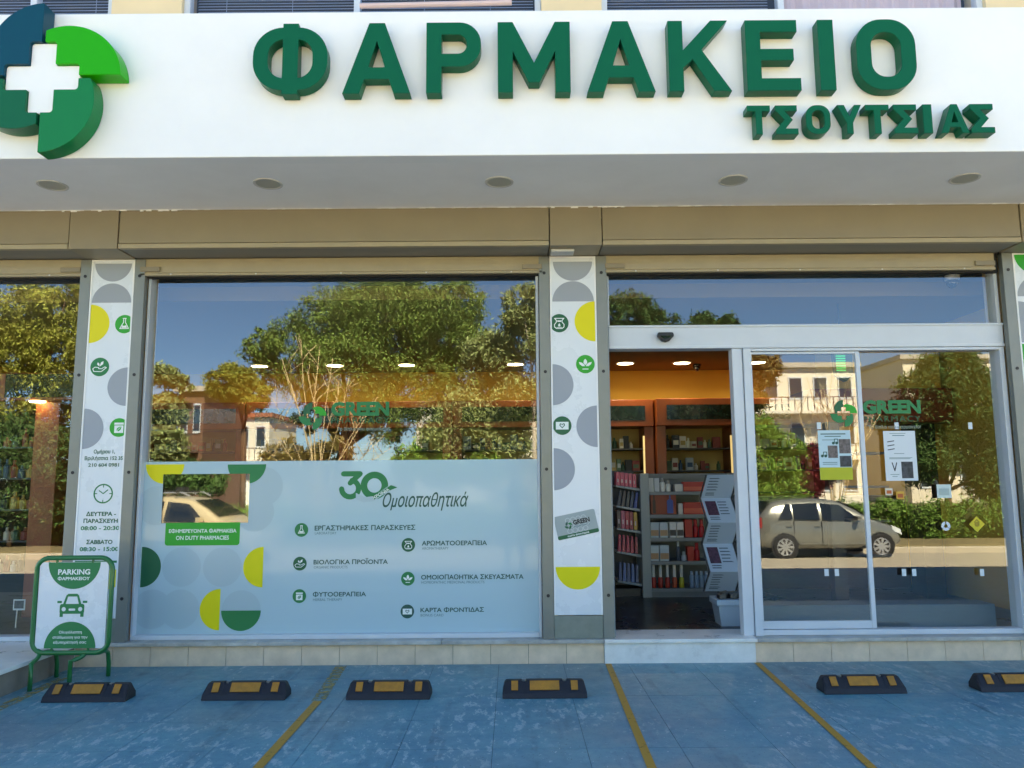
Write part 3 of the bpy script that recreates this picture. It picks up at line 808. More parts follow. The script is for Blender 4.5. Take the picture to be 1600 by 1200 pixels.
# the bonus card printed on it
cc = at(900.5, 819.5, y=YP); ang = R(11.7); ca, sa = math.cos(ang), math.sin(ang)
def cr(pts, o=(0, 0)): return [(cc.x + (x + o[0]) * ca - (z + o[1]) * sa, cc.z + (x + o[0]) * sa + (z + o[1]) * ca) for x, z in pts]
W_, H_ = .163, .091
card = sheet('card_print', csg([('+', cr(rrect(-W_, W_, -H_, H_, .014)))]), yp - .0008, mat('print_card_grey', '#9aa6a6', .4), CP)
sheet('card_band', csg([('+', cr(rrect(-W_, W_, -H_, -H_ + .03, .012)))]), yp - .0016, P_DARK, card)
ops = []
for i in range(4):
    for j in range(3):
        px_, pz_ = -.06 + i * .042 + (j % 2) * .02, -.04 + j * .042
        ops += [('+', cr(circ(px_, pz_, .02, 16))), ('-', cr(circ(px_, pz_, .016, 16)))]
sheet('card_pattern', csg(ops), yp - .0016, mat('print_card_pale', '#c2cbcb', .4), card)
for q, m_ in ((0, P_GREEN), (1, P_DARK), (2, P_DARK), (3, P_TXT)):
    sheet('card_emblem', csg([(o, cr([(x, z) for x, z in p])) for o, p in emblem_ops(-.062, .005, .032, q)]), yp - .0024, m_, card)
def rtext(body, x0, x1, z0, z1, m_, par, bold, y):
    VF, lo, hi = glyphs(body, bold); k1, k2 = (x1 - x0) / (hi[0] - lo[0]), (z1 - z0) / (hi[1] - lo[1])
    sheet('lettering', VF, y, m_, par, xf=lambda x, z: cr([(x0 + (x - lo[0]) * k1, z0 + (z - lo[1]) * k2)])[0])
rtext('GREEN', -.022, .11, .0, .038, P_BLACK, card, .05, yp - .0024)
rtext('PHARMACY', -.02, .108, -.022, -.008, P_TXTL, card, .0, yp - .0024)
rtext('KAPTA ΦPONTIΔAΣ', -.085, .085, -H_ + .008, -H_ + .022, P_WHITE, card, .03, yp - .0024)
RP = panel(4.085, 4.455, 'white pillar panel cut by the right edge of the picture')
xa, xb = 4.098, 4.442; xm = (xa + xb) / 2
for z_, d_, m_, x_ in ((3.19, 'down', P_LIME, xm), (2.84, 'up', P_GREY, xm), (2.63, 'right', P_GREY, xa), (2.28, 'right', P_LIME, xa), (1.95, 'right', P_GREY, xa), (1.62, 'right', P_GREY, xa), (1.2, 'right', P_YEL, xa)):
    clip_half(RP, x_, z_, .168, d_, m_, yp)

# ------------------------------------------------------------------ film on the inside of the big window
YV = YG - .004
film = thing('window_film', 'pale frosted film covering the lower half of the big window, printed with services', 'window film', (-1.37, YV, .23))
fx0, fx1 = -2.951, .198
fz1 = at(535, 719.5, y=YV).z; fz0 = .217
s0, s1 = at(255.5, 741, y=YV), at(387.7, 816.7, y=YV)
sheet('film_sheet', csg([('+', rect(fx0, fx1, fz0, fz1)), ('-', rect(s0.x, s1.x, s1.z, s0.z))]), YV, M_FILM, film, thick=.0015)
yv = YV - .0012
FHN = [0]
def fh(px, py, r, d, m_):
    cx, cz, rr = pr(px, py, r, yv)
    ops = [('+', circ(cx, cz, rr, 40))] if d == 'full' else half(cx, cz, rr, d)
    ops += [('-', rect(fx0 - 1, fx0, -1, 5)), ('-', rect(fx0 - 1, fx1, fz1, fz1 + 1)), ('-', rect(s0.x, s1.x, s1.z, s0.z))]
    FHN[0] += 1; sheet('printed_shape', csg(ops), (yv if d != 'full' else yv + .0008) - .00006 * FHN[0], m_, film)
for px, py in ((245, 790), (398, 800), (283.5, 886), (347.5, 886), (237, 952), (281, 952), (412, 760)):
    fh(px, py, 30.2, 'full', P_PALE)
fh(376.6, 953.6, 30.5, 'up', P_PALE)
fh(258.2, 725.6, 30, 'down', P_YEL); fh(386, 725.6, 30, 'down', P_GREEN); fh(220.5, 886, 31, 'right', P_DARK)
fh(411, 886, 31, 'left', P_YEL); fh(343.5, 952.4, 31.5, 'left', P_YEL); fh(376.6, 954, 31, 'down', P_GREEN)
a, b_ = at(259, 816.9, y=yv), at(374, 851.8, y=yv)
gb = sheet('duty_band', csg([('+', rrect(a.x, b_.x, b_.z, a.z + .03, .022)), ('-', rect(a.x - .1, b_.x + .1, a.z - .001, a.z + .1))]), yv - .0004, P_LIME, film)
ptext('EΦHMEPEYONTA ΦAPMAKEIA', 264, 826, 369.5, 832.6, yv - .0012, P_WHITE, gb, bold=.02)
ptext('ON DUTY PHARMACIES', 275, 837, 357.6, 843.5, yv - .0012, P_WHITE, gb, bold=.02)
for kd, px, py, m_ in (('flask', 471, 828, P_GREEN), ('hand', 468.6, 880.7, P_DARK), ('jar', 467.7, 931.4, P_GREEN), ('vase', 638, 851.4, P_DARK), ('leaves', 637.3, 904.2, P_GREEN), ('card', 636.5, 955.4, P_TXT)):
    cx, cz, rr = pr(px, py, 10.6, yv); icon(kd, cx, cz, rr, yv, film, m_, P_WHITE)
for t, e, a, q0, b_, q1 in (('EPΓAΣTHPIAKEΣ ΠAPAΣKEYEΣ', 'LABORATORY', 491.7, 820.4, 648.9, 828.4), ('BIOΛOΓIKA ΠPOΪONTA', 'ORGANIC PRODUCTS', 490, 872.0, 606, 881.6), ('ΦYTOΘEPAΠEIA', 'HERBAL THERAPY', 488.8, 924.3, 572, 932.3),
                        ('APΩMATOΘEPAΠEIA', 'AROMATHERAPY', 659, 844.3, 761, 852.2), ('OMOIOΠAΘHTIKA ΣKEYAΣMATA', 'HOMEOPATHIC MEDICINAL PRODUCTS', 658, 897.2, 818, 905.1), ('KAPTA ΦPONTIΔAΣ', 'BONUS CARD', 657, 948.7, 756, 956.6)):
    m_ = P_TXT
    ptext(t, a, q0, b_, q1, yv, m_, film, bold=.02)
    n_ = {'LABORATORY': 34, 'ORGANIC PRODUCTS': 53, 'HERBAL THERAPY': 46, 'AROMATHERAPY': 42, 'HOMEOPATHIC MEDICINAL PRODUCTS': 99, 'BONUS CARD': 36}[e]
    ptext(e, a + .3, q1 + 2.6, a + n_, q1 + 6.6, yv, P_TXTL, film, bold=.0)
# anniversary mark
yr = yv
a, b_ = at(531, 736.5, y=yr), at(566, 780, y=yr); c_ = at(585, 758.5, y=yr); rr = (at(606.5, 758, y=yr) - c_).length
x0, x1, zt, zb = a.x, b_.x, a.z, b_.z; Hh = zt - zb
three = stroke([(x0 + .03, zt - .02), (x1 - .02, zt - .02), (x0 + .085, zt - Hh * .42)], .042) + [('+', [])][:0]
arc = [(x0 + .085 + .068 * math.cos(R(t)), zb + .085 + .066 * math.sin(R(t))) for t in range(78, -185, -16)]
ann = sheet('anniversary_mark', csg(three + stroke(arc, .042) + [('+', circ(c_.x, c_.z, rr, 36)), ('-', circ(c_.x, c_.z, rr * .52, 30))]), yr, P_GREEN, film)
rb = [at(x, y, y=yr) for x, y in ((556, 770), (570, 777), (584, 775), (600, 764), (611, 757), (621, 760), (612, 766), (600, 772), (584, 783), (568, 785), (556, 780))]
sheet('ribbon', csg([('+', [(p.x, p.z) for p in rb])]), yr - .0008, P_PALE, ann)
rb2 = [at(x, y, y=yr) for x, y in ((582, 775.5), (600, 765), (611, 758), (621, 761.5), (612, 765), (600, 770.5), (584, 781))]
sheet('ribbon_face', csg([('+', [(p.x, p.z) for p in rb2])]), yr - .0014, P_GREEN, ann)
cR = at(595, 771.3, y=yr); text('XPONIA', cR.x - .075, cR.x + .075, cR.z - .012, cR.z + .012, yr - .002, P_WHITE, ann, bold=.02, rot=R(29))
ptext('Ομοιοπαθητικά', 598, 768.5, 732, 798, yr, P_TXT, film, bold=.012, shear=.35, res=5)

# duty screen standing behind the cut-out
sc = thing('duty_screen', 'black glossy display screen behind the cut-out in the window film', 'screen', ((s0.x + s1.x) / 2, YG + .03, s1.z))
bx('display', M_SCREEN, sc, s0.x - .03, s1.x + .03, YG + .012, YG + .05, s1.z - .03, s0.z + .03, bevel=.002)
bx('casing', M_BLACK, sc, s0.x - .025, s1.x + .025, YG + .0505, YG + .09, s1.z - .025, s0.z + .025)

# GREEN PHARMACY stickers on the glass
def brand(ex, ey, er, gx0, gx1, gy0, gy1, hy0, hy1, ty0, ty1, tx0, y, label):
    c = at(ex, ey, y=y); rt = thing('glass_sticker', label, 'sticker', (c.x, y, c.z))
    rr = (at(ex + er, ey, y=y) - c).length
    for q, m_ in ((0, P_LIME), (1, P_GREEN), (2, P_GREEN), (3, P_DARK)):
        sheet('petal', csg(emblem_ops(c.x, c.z, rr, q)), y, m_, rt)
    ptext('GREEN', gx0, gy0, gx1, gy1, y, P_GREEN, rt, bold=.055)
    ptext('PHARMACY', gx0, hy0, gx1, hy1, y, P_DARK, rt, bold=.0, space=1.2)
    ptext('Το δίπλα σου φαρμακείο!', tx0, ty0, gx1, ty1, y, mat('print_tagline', '#8f9a88', .5), rt, bold=.01)
brand(488.5, 650, 22.5, 517.5, 608, 627.5, 650, 652, 661.5, 667, 674, 527, YG - .002, 'green and lime pinwheel sticker with GREEN PHARMACY on the big window')
brand(1318.5, 646, 22, 1348, 1438.5, 625, 646.5, 650, 658.5, 664, 671, 1357, .076, 'green and lime pinwheel sticker with GREEN PHARMACY on the entrance glass')

# posters and small notices on the entrance glass
P_BLUE = mat('poster_blue', '#b9d2da', .6); P_LIMEY = mat('poster_lime', '#b7b72a', .6); P_PHOTO = mat('poster_photo', '#6c625f', .6, var=.6, scale=40); P_PHOTO2 = mat('poster_photo_dark', '#3d3f42', .6, var=.7, scale=35)
M_PAPER = mat('paper_white', '#d7dde0', .7)
def poster(px0, px1, q0, q1, m_, label, y=.077):
    a, b_ = at(px0, q0, y=y), at(px1, q1, y=y)
    rt = thing('poster', label, 'poster', ((a.x + b_.x) / 2, y, b_.z))
    bx('paper', m_, rt, a.x, b_.x, y, y + .001, b_.z, a.z)
    W, H = b_.x - a.x, a.z - b_.z
    def U(u0, u1, v0, v1): return a.x + W * u0, a.x + W * u1, b_.z + H * v0, b_.z + H * v1
    return rt, U
y_ = .076
rt, U = poster(1277.5, 1333, 672.5, 749.5, P_BLUE, 'pale blue concert poster with photos and a lime strip taped to the entrance glass')
sheet('lime_strip', csg([('+', rect(*U(0, 1, 0, .25)))]), y_, P_LIMEY, rt)
for u in ((.28, .58, .44, .69), (.63, .98, .53, .82)): sheet('photo', csg([('+', rect(*U(*u)))]), y_, P_PHOTO, rt)
sheet('photo', csg([('+', rect(*U(.63, .98, .26, .48)))]), y_, P_PHOTO2, rt)
for u in ((.08, .85, .915, .935), (.2, .7, .87, .885), (.12, .5, .80, .81)): sheet('print_line', csg([('+', rect(*U(*u)))]), y_, P_TXT, rt)
for u, v in ((.46, .74), (.1, .48)):
    x0, x1, z0, z1 = U(u, u + .14, v, v + .08)
    sheet('note_print', csg([('+', circ(x0, z0, .012, 10)), ('+', circ(x1 - .01, z0, .012, 10))] + stroke([(x0 + .01, z0), (x0 + .01, z1), (x1, z1), (x1, z0)], .006)), y_, P_TXT, rt)
for v in (.31, .345): sheet('print_line', csg([('+', rect(*U(.1, .55, v, v + .01)))]), y_, P_TXT, rt)
rt, U = poster(1379.5, 1435, 673.5, 751, M_PAPER, 'white poster with a dark photograph in its lower right corner, taped to the entrance glass')
sheet('photo', csg([('+', rect(*U(.5, .86, .05, .38)))]), y_, P_PHOTO2, rt)
for u in ((.2, .7, .945, .955), (.28, .66, .9, .915), (.3, .62, .54, .55), (.14, .86, .455, .465), (.14, .8, .435, .445), (.14, .42, .12, .13), (.2, .36, .08, .09)): sheet('print_line', csg([('+', rect(*U(*u)))]), y_, P_TXTL, rt)
ops = []
x0, x1, z0, z1 = U(.12, .32, .62, .78)
for i in range(3): ops += stroke([(x0, z0 + (z1 - z0) * i / 2), (x1, z0 + (z1 - z0) * i / 2 + .008)], .007)
x0, x1, z0, z1 = U(.22, .36, .2, .36); ops += stroke([(x0, z1), ((x0 + x1) / 2, z0), (x1, z1)], .008)
sheet('drawing', csg(ops), y_, P_BLACK, rt)
def note(px0, px1, q0, q1, col, label, y=.077, kind='notice', grp=None, extra=None):
    a, b_ = at(px0, q0, y=y), at(px1, q1, y=y)
    o = bx('glass_notice', mat('notice_' + col.strip('#'), col, .6), None, a.x, b_.x, y - .001, y, b_.z, a.z)
    tag(o, label, kind, grp)
    if extra: sheet('print_patch', csg([('+', rect(a.x + (b_.x - a.x) * .15, b_.x - (b_.x - a.x) * .15, b_.z + (a.z - b_.z) * .2, a.z - (a.z - b_.z) * .3))]), y - .0018, mat('notice_' + extra.strip('#'), extra, .6), o)
    return o
note(1463, 1487, 757, 778, '#c9d6cf', 'small pale printed sheet on the right part of the entrance glass', extra='#a9b8b2')
note(1383, 1395, 763, 773.5, '#d9d0bb', 'small card with an orange print under the white poster', extra='#c2622c')
note(1400, 1413, 768, 780, '#d3a23c', 'small orange card on the entrance glass right of the white poster', extra='#b0562b')
note(1168, 1181, 767, 781, '#d8c9a8', 'small card with an orange print on the left edge of the sliding door', extra='#cf7a2a')
for i, px in enumerate((1184, 1291.5, 1307.5, 1412.5, 1428.5, 1534.5)):
    note(px - 3.6, px + 3.6, 889, 900, '#cfd8dc', 'small white square sticker in the low row across the entrance glass', grp='low row of square door stickers', kind='sticker')
for i, px in enumerate((1172, 1279.5, 1401, 1516)):
    note(px - 3.6, px + 3.6, 660, 670.5, '#cfd8dc', 'small white square sticker in the upper row across the entrance glass', grp='upper row of square door stickers', kind='sticker')
c = at(1526.5, 819, y=.076); d = .062
ys_ = thing('diamond_sticker', 'yellow diamond warning sticker on the right of the entrance glass', 'sticker', (c.x, .077, c.z))
sheet('diamond', csg([('+', [(c.x - d, c.z), (c.x, c.z - d), (c.x + d, c.z), (c.x, c.z + d)])]), .0762, mat('diamond_yellow', '#d9c22a', .5), ys_)
sheet('hand_print', csg([('+', circ(c.x, c.z, .02, 14))] + stroke([(c.x - .02, c.z + .015), (c.x, c.z + .035)], .008) + stroke([(c.x + .02, c.z + .015), (c.x, c.z + .035)], .008)), .0754, mat('diamond_print', '#9b8416', .5), ys_)
c = at(1478, 822, y=.076)
rs = sheet('recycling_sticker', csg([('+', circ(c.x, c.z, .036, 24)), ('-', circ(c.x, c.z, .014, 18)), ('-', rect(c.x - .004, c.x + .004, c.z, c.z + .05)), ('-', [(c.x, c.z), (c.x + .05, c.z - .03), (c.x + .046, c.z - .038)]), ('-', [(c.x, c.z), (c.x - .046, c.z - .038), (c.x - .05, c.z - .03)])]), .0764, M_PAPER, None)
tag(rs, 'round white recycling symbol sticker on the entrance glass', 'sticker')

# ------------------------------------------------------------------ shop interior
FZ = .180
RX0, RX1, RY1, CZ = -7.0, 4.55, 5.2, 3.0
bx('interior_floor', M_INFLOOR, B, RX0, RX1, .341, RY1, .15, FZ - .0005)
bx('interior_wall', M_OCHRE, B, RX0, RX1, RY1, RY1 + .2, .1, 3.5)
bx('interior_wall', M_OCHRE, B, RX1, RX1 + .2, .36, RY1, .1, 3.5)
bx('interior_wall', M_OCHRE, B, RX0 - .2, RX0, .36, RY1, .1, 3.5)
bx('interior_ceiling', M_CEIL, B, RX0, RX1, .62, RY1, CZ, 3.5)
bx('window_head', mat('grey_head', '#6a6d6d', .7), B, RX0, RX1, .145, .618, 3.13, 3.5)
for x in (-6.2, -5.65, -5.1, -4.55, -4.0, -2.418, -1.878, -1.334, -.789, -.252, 1.216, 1.782, 2.342, 2.913, 3.478):
    d = MB().lathe([(.046, 0), (.044, -.005), (.030, -.006), (.028, -.001)], (x, .30, 3.13), 18).build('spotlight', M_DARKMET, B)
    MB().lathe([(.001, -.003), (.026, -.0035)], (x, .30, 3.13), 14).build('lens', M_BLACK, d)
def ceil_lamp(x, y, n, pw=.85):
    t = thing('ceiling_lamp', n, 'ceiling lamp', (x, y, CZ), 'lit round ceiling lamps in the shop')
    MB().lathe([(.135, 0), (.13, -.012), (.112, -.012)], (x, y, CZ - .0005), 24).build('rim', M_WHITEPL, t)
    MB().lathe([(.001, -.013), (.11, -.0125)][::-1] if False else [(.11, -.0122), (.001, -.0135)], (x, y, CZ - .0005), 24).build('diffuser', M_LAMP, t)
    ld = bpy.data.lights.new('bulb', 'AREA'); ld.shape = 'DISK'; ld.size = .2; ld.energy = pw; ld.color = (1.0, .92, .76); ld.spread = R(150)
    lo = bpy.data.objects.new('bulb', ld); COL.objects.link(lo); lo.parent = t; lo.location = (0, 0, -.03)
for x, n in ((-5.4, 'lit round ceiling lamp seen through the leftmost window'), (-3.496, 'lit round ceiling lamp, leftmost of four in the big window'), (-2.45, 'lit round ceiling lamp, second of four in the big window'),
             (-1.457, 'lit round ceiling lamp, third of four in the big window'), (.047, 'lit round ceiling lamp, rightmost of four in the big window'), (1.571, 'lit round ceiling lamp, left one in the doorway'), (2.355, 'lit round ceiling lamp, right one in the doorway'), (3.4, 'lit round ceiling lamp behind the entrance glass')):
    ceil_lamp(x, 4.42, n, .8 if x > 1 else .28)
# small ceiling camera in the doorway
c = at(1089, 580, y=4.6)
t = thing('dome_camera', 'small dark dome camera under the ceiling in the doorway', 'camera', (c.x, 4.6, CZ))
MB().lathe([(.055, 0), (.055, -.03), (.05, -.035)], (c.x, 4.6, CZ - .001), 16).build('mount', M_BLACK, t)
MB().lathe([(.05, -.036), (.045, -.07), (.025, -.095), (.002, -.102)], (c.x, 4.6, CZ - .001), 16).build('dome', M_SCREEN, t, smooth=True)
c = at(1490, 440, y=.40)
t = thing('dome_camera', 'dark dome camera under the window head at the top right of the entrance', 'camera', (c.x, .42, 3.13))
MB().lathe([(.06, 0), (.06, -.035), (.052, -.04)], (c.x, .42, 3.1295), 18).build('mount', M_WHITEPL, t)
MB().lathe([(.052, -.041), (.048, -.075), (.028, -.105), (.002, -.112)], (c.x, .42, 3.1295), 18).build('dome', M_SCREEN, t, smooth=True)

# rear wall cabinets: uprights, cornice with dark glazed panels, shelves
M_BACKP = mat('cabinet_back', '#b79a5c', .7)
M_DARKPIC = mat('glazed_picture', '#16241b', .15, var=.9, scale=14)
M_STRIP = mat('shelf_light', '#ffeab0', .5, emit='#ffe2a0', estr=.08)
PROD = []
def cabinet(x0, x1, y0, label, step, seed):
    t = thing('wall_cabinet', label, 'cabinet', ((x0 + x1) / 2, y0, FZ))
    c = MB(); c.box(x0, x1, y0 - step, RY1 - .01, 2.13, 2.51)
    co = c.build('cornice', M_WOOD, t, bevel=.01)
    bx('glazed_panel', M_DARKPIC, co, x0 + .14, x1 - .12, y0 - step - .006, y0 - step - .0005, 2.215, 2.42)
    bx('upright', M_WOOD, t, x0, x0 + .13, y0 - step + .05, RY1 - .01, FZ, 2.129, bevel=.004)
    bx('upright', M_WOOD, t, x1 - .13, x1, y0 - step + .05, RY1 - .01, FZ, 2.129, bevel=.004)
    bx('back_panel', M_BACKP, t, x0 + .131, x1 - .131, RY1 - .06, RY1 - .011, FZ, 2.128)
    if x0 > .5: bx('light_strip', M_STRIP, t, x1 - .155, x1 - .132, y0 + .02, y0 + .04, .9, 2.0)
    rs = random.Random(seed)
    for z in (1.83, 1.52, 1.21, .90):
        bx('shelf', M_DARKMET, t, x0 + .132, x1 - .16, y0 + .04, RY1 - .061, z - .02, z)
        x = x0 + .15
        while x < x1 - .28:
            wd, hh = rs.uniform(.045, .11), rs.uniform(.09, .2)
            PROD.append((x, wd, y0 + .06 + rs.uniform(0, .05), z, hh, rs.random(), rs.random()))
            x += wd + rs.uniform(.002, .022)
cabs = [(-6.6, -5.2, 'leftmost'), (-5.19, -3.75, ''), (-3.74, -2.3, ''), (-2.29, -.85, ''), (-.84, .55, ''), (.56, 1.98, ''), (2.0, 3.2, ''), (3.21, 4.5, '')]
LBL = ['orange wooden wall cabinet at the far left, behind the leftmost window', 'orange wooden wall cabinet behind the pillar with opening hours', 'orange wooden wall cabinet behind the left end of the big window', 'orange wooden wall cabinet behind the GREEN PHARMACY window sticker',
       'orange wooden wall cabinet behind the right end of the big window', 'orange wooden wall cabinet on the left of the open doorway', 'orange wooden wall cabinet with the deeper cornice on the right of the doorway', 'orange wooden wall cabinet behind the entrance glass']
for i, (a, b_, _) in enumerate(cabs): cabinet(a, b_, 4.62, LBL[i], .12 if i >= 6 else 0.0, 100 + i)
PC = ['#c9c3b4', '#a8b3b8', '#d8d2c4', '#8a3a34', '#33506e', '#b39a5a', '#4b6b52', '#202326']
PN = ['cream', 'pale blue', 'off white', 'dark red', 'navy blue', 'tan', 'dark green', 'black']
for (x, wd, y, z, hh, r1, r2) in PROD:
    k = int(r1 * 8); cabi = next(i for i, (a, b_, _) in enumerate(cabs) if a <= x < b_)
    row = {1.83: 'top', 1.52: 'second', 1.21: 'third', .90: 'fourth'}[z]
    if cabi in (1, 7) and row in ('third', 'fourth'): continue
    if row == 'fourth' or (row == 'third' and cabi in (5, 6)): continue
    loc = ['the leftmost cabinet', 'the cabinet behind the left pillar', 'the cabinet left of the sticker', 'the cabinet behind the sticker', 'the cabinet right of the sticker', 'the doorway cabinet', 'the deeper doorway cabinet', 'the cabinet behind entrance glass'][cabi]
    m_ = mat('carton_' + PN[k].replace(' ', '_'), PC[k], .5)
    if r2 < .7:
        o = MB().box(x, x + wd, y, y + .06, z + .0005, z + hh).build('medicine_carton', m_)
        tag(o, f'{PN[k]} carton on the {row} shelf of {loc}', 'carton', 'cartons on the rear wall shelves')
        if r2 < .5: MB().quad((x + wd * .12, y - .0015, z + hh * .25), (x + wd * .88, y - .0015, z + hh * .25), (x + wd * .88, y - .0015, z + hh * .62), (x + wd * .12, y - .0015, z + hh * .62)).build('label_print', mat('carton_' + PN[(k + 3) % 8].replace(' ', '_'), PC[(k + 3) % 8], .5), o)
    else:
        r_ = min(wd, .06) / 2
        o = MB().lathe([(r_, 0), (r_, hh * .65), (r_ * .45, hh * .75), (r_ * .45, hh * .98)], (x + r_, y + .04, z + .0005), 10).build('medicine_bottle', m_)
        tag(o, f'{PN[k]} bottle on the {row} shelf of {loc}', 'bottle', 'bottles on the rear wall shelves')

# ---- left window: shelving near the glass with yellow lit back, wooden column
sh = thing('display_shelving', 'tall display shelving with yellow lit backs inside the leftmost window', 'shelving', (-4.9, 1.6, FZ))
bx('top_board', M_WOOD, sh, -6.9, -3.86, 1.0, 2.0, 2.16, 2.42, bevel=.01)
bx('column', M_WOOD, sh, -4.50, -4.27, 1.12, 1.5, FZ, 2.159, bevel=.006)
bx('back_panel', mat('dark_back', '#2b2018', .7), sh, -6.9, -3.9, 1.9, 1.95, FZ, 2.159)
for z in (.55, .85, 1.15, 1.45, 1.75): bx('shelf', M_DARKMET, sh, -6.88, -4.51, 1.4, 1.89, z - .015, z)
for z in (.55, .85, 1.15, 1.45, 1.75): bx('shelf', M_DARKMET, sh, -4.265, -3.92, 1.4, 1.89, z - .015, z)
for z0, z1 in ((.60, .80), (.92, 1.08), (1.2, 1.40), (1.5, 1.72)):
    bx('lit_panel', mat('yellow_panel', '#e8c531', .5, emit='#ffcf3a', estr=.2), sh, -4.95, -4.55, 1.885, 1.8985, z0, z1)
bx('header_picture', M_DARKPIC, sh, -4.72, -3.9, .99, .9995, 2.19, 2.41)
d = MB().lathe([(.07, 0), (.065, -.01), (.001, -.012)], (-4.45, 1.06, 2.1595), 16).build('spot_lamp', mat('spot_lit', '#fff2d8', .5, emit='#ffe6bd', estr=2.5), sh)
rs = random.Random(5)
for z, row in ((.55, 'lowest'), (.85, 'second lowest'), (1.15, 'middle'), (1.45, 'second'), (1.75, 'top')):
    for x0, x1, side in ((-5.75, -4.55, 'left of the wooden column'), (-4.24, -3.95, 'right of the wooden column')):
        x = x0
        while x < x1 - .06:
            wd, hh = rs.uniform(.05, .085), rs.uniform(.1, .19); k = rs.choice([5, 7, 6, 3, 5, 4, 0])
            r_ = wd / 2
            o = MB().lathe([(r_, 0), (r_, hh * .62), (r_ * .4, hh * .74), (r_ * .4, hh)], (x + r_, 1.50, z + .0005), 10).build('jar', mat('carton_' + PN[k].replace(' ', '_'), PC[k], .5))
            tag(o, f'{PN[k]} jar on the {row} display shelf {side}', 'jar', 'jars on the display shelving of the leftmost window')
            x += wd + .015
pt = thing('price_stand', 'small white picture stand on the floor inside the leftmost window', 'stand', (at(30, 940, y=.6).x, .6, FZ))
c = at(30, 945, y=.6)
bx('card', M_PAPER, pt, c.x - .05, c.x + .05, .598, .604, c.z - .045, c.z + .045); bx('picture', P_PHOTO2, pt, c.x - .04, c.x + .04, .5965, .5975, c.z - .03, c.z + .035)
MB().tube([(c.x - .02, .61, c.z - .04), (c.x - .03, .62, FZ)], .006, 6).build('leg', M_WHITEPL, pt)

# wooden counters and dark furniture behind the right-hand glass
ct = thing('sales_counter', 'long dark sales counter behind the entrance glass', 'counter', (3.2, 2.8, FZ))
bx('front', mat('dark_wood', '#1d1512', .4), ct, 2.75, 4.4, 2.6, 3.2, FZ, 1.15, bevel=.01); bx('top', M_DARKMET, ct, 2.7, 4.45, 2.55, 3.25, 1.1505, 1.19, bevel=.005)
ar = thing('ochre_bulkhead', 'ochre bulkhead with a red-brown band high behind the entrance glass', 'bulkhead', (3.55, 1.9, FZ))
bx('shaft', M_OCHRE, ar, 3.35, 4.45, 1.8, 2.3, 2.302, 2.998, bevel=.01); bx('band', mat('red_brown', '#7d2a17', .5), ar, 3.05, 4.5, 1.7, 2.3, 1.95, 2.3, bevel=.01); bx('post', mat('dark_wood', '#1d1512', .4), ar, 4.2, 4.4, 1.9, 2.2, FZ, 1.949)
ldg = thing('display_ledge', 'low grey display ledge along the foot of the entrance glass', 'ledge', (2.9, .4, FZ))
bx('ledge_box', mat('ledge_grey', '#68757a', .5), ldg, 1.98, 3.93, .35, .60, FZ, .36, bevel=.005)
tall = thing('product_tower', 'tall dark product tower behind the entrance glass', 'display stand', (3.0, .95, FZ))
bx('post', M_BLACK, tall, 2.86, 2.98, .9, 1.0, FZ + .03, 1.9); bx('foot', M_BLACK, tall, 2.76, 3.1, .8, 1.12, FZ, FZ + .03)
for z in (.7, 1.0, 1.3, 1.6): bx('tray', M_DARKMET, tall, 2.99, 3.35, .8, 1.1, z, z + .02)
gl = thing('green_cross_lamp', 'green striped lamp sign hanging behind the top of the entrance glass', 'lamp sign', (at(1318, 565, y=.9).x, .9, 3.0))
c = at(1316, 570, y=.9)
MB().prism([(c.x - .07, c.z - .10), (c.x + .02, c.z - .16), (c.x + .09, c.z - .1), (c.x + .1, c.z + .3), (c.x - .1, c.z + .3)], .88, .95).build('body', mat('olive_plastic', '#4a5a22', .5), gl, bevel=.01)
for i in range(11):
    bx('light_bar', mat('green_led', '#38e070', .5, emit='#3dff7a', estr=.06), gl, c.x - .065, c.x + .02 + .0 * i, .872, .8795, c.z - .06 + i * .022, c.z - .049 + i * .022)
bx('hanger', M_BLACK, gl, c.x - .005, c.x + .005, .91, .92, c.z + .3005, CZ)

# ---- grey gondola in the doorway
YGD = 2.05
def X(cx_, cy_, y=YGD): p = at(820 + cx_ / 3.429, 680 + cy_ / 3.429, y=y); return p.x, p.z
gd = thing('gondola_shelf', 'grey metal gondola shelf of toiletries facing the doorway', 'shelf unit', (X(800, 900)[0], YGD, FZ))
gx0, gtop = X(617, 205); gx1 = X(1150, 205)[0]; gxi = X(664, 205)[0]
bx('side_panel', mat('gondola_side', '#8e9493', .45), gd, gx0, gxi - .001, YGD, YGD + .40, FZ, gtop, bevel=.004)
bx('side_panel', mat('gondola_side', '#8e9493', .45), gd, gx1 - .05, gx1, YGD, YGD + .40, FZ, gtop, bevel=.004)
bx('back_panel', M_GREYMET, gd, gxi, gx1 - .051, YGD + .34, YGD + .38, FZ + .1, gtop - .01)
bx('kick_panel', M_GREYMET, gd, gxi, gx1 - .051, YGD + .02, YGD + .06, FZ, X(700, 826)[1])
bx('top_rail', M_GREYMET, gd, gxi, gx1 - .051, YGD + .30, YGD + .339, gtop - .06, gtop - .001)
SZ = []
for cy_ in (303, 426, 551, 677, 822):
    z = X(750, cy_)[1]; SZ.append(z)
    s_ = bx('shelf', M_GREYMET, gd, gxi, gx1 - .051, YGD + .01, YGD + .339, z - .022, z)
    bx('price_rail', mat('price_rail', '#7b8082', .4), s_, gxi, gx1 - .051, YGD + .002, YGD + .0095, z - .034, z - .001)
PM = lambda n, c: mat('pack_' + n, c, .42)
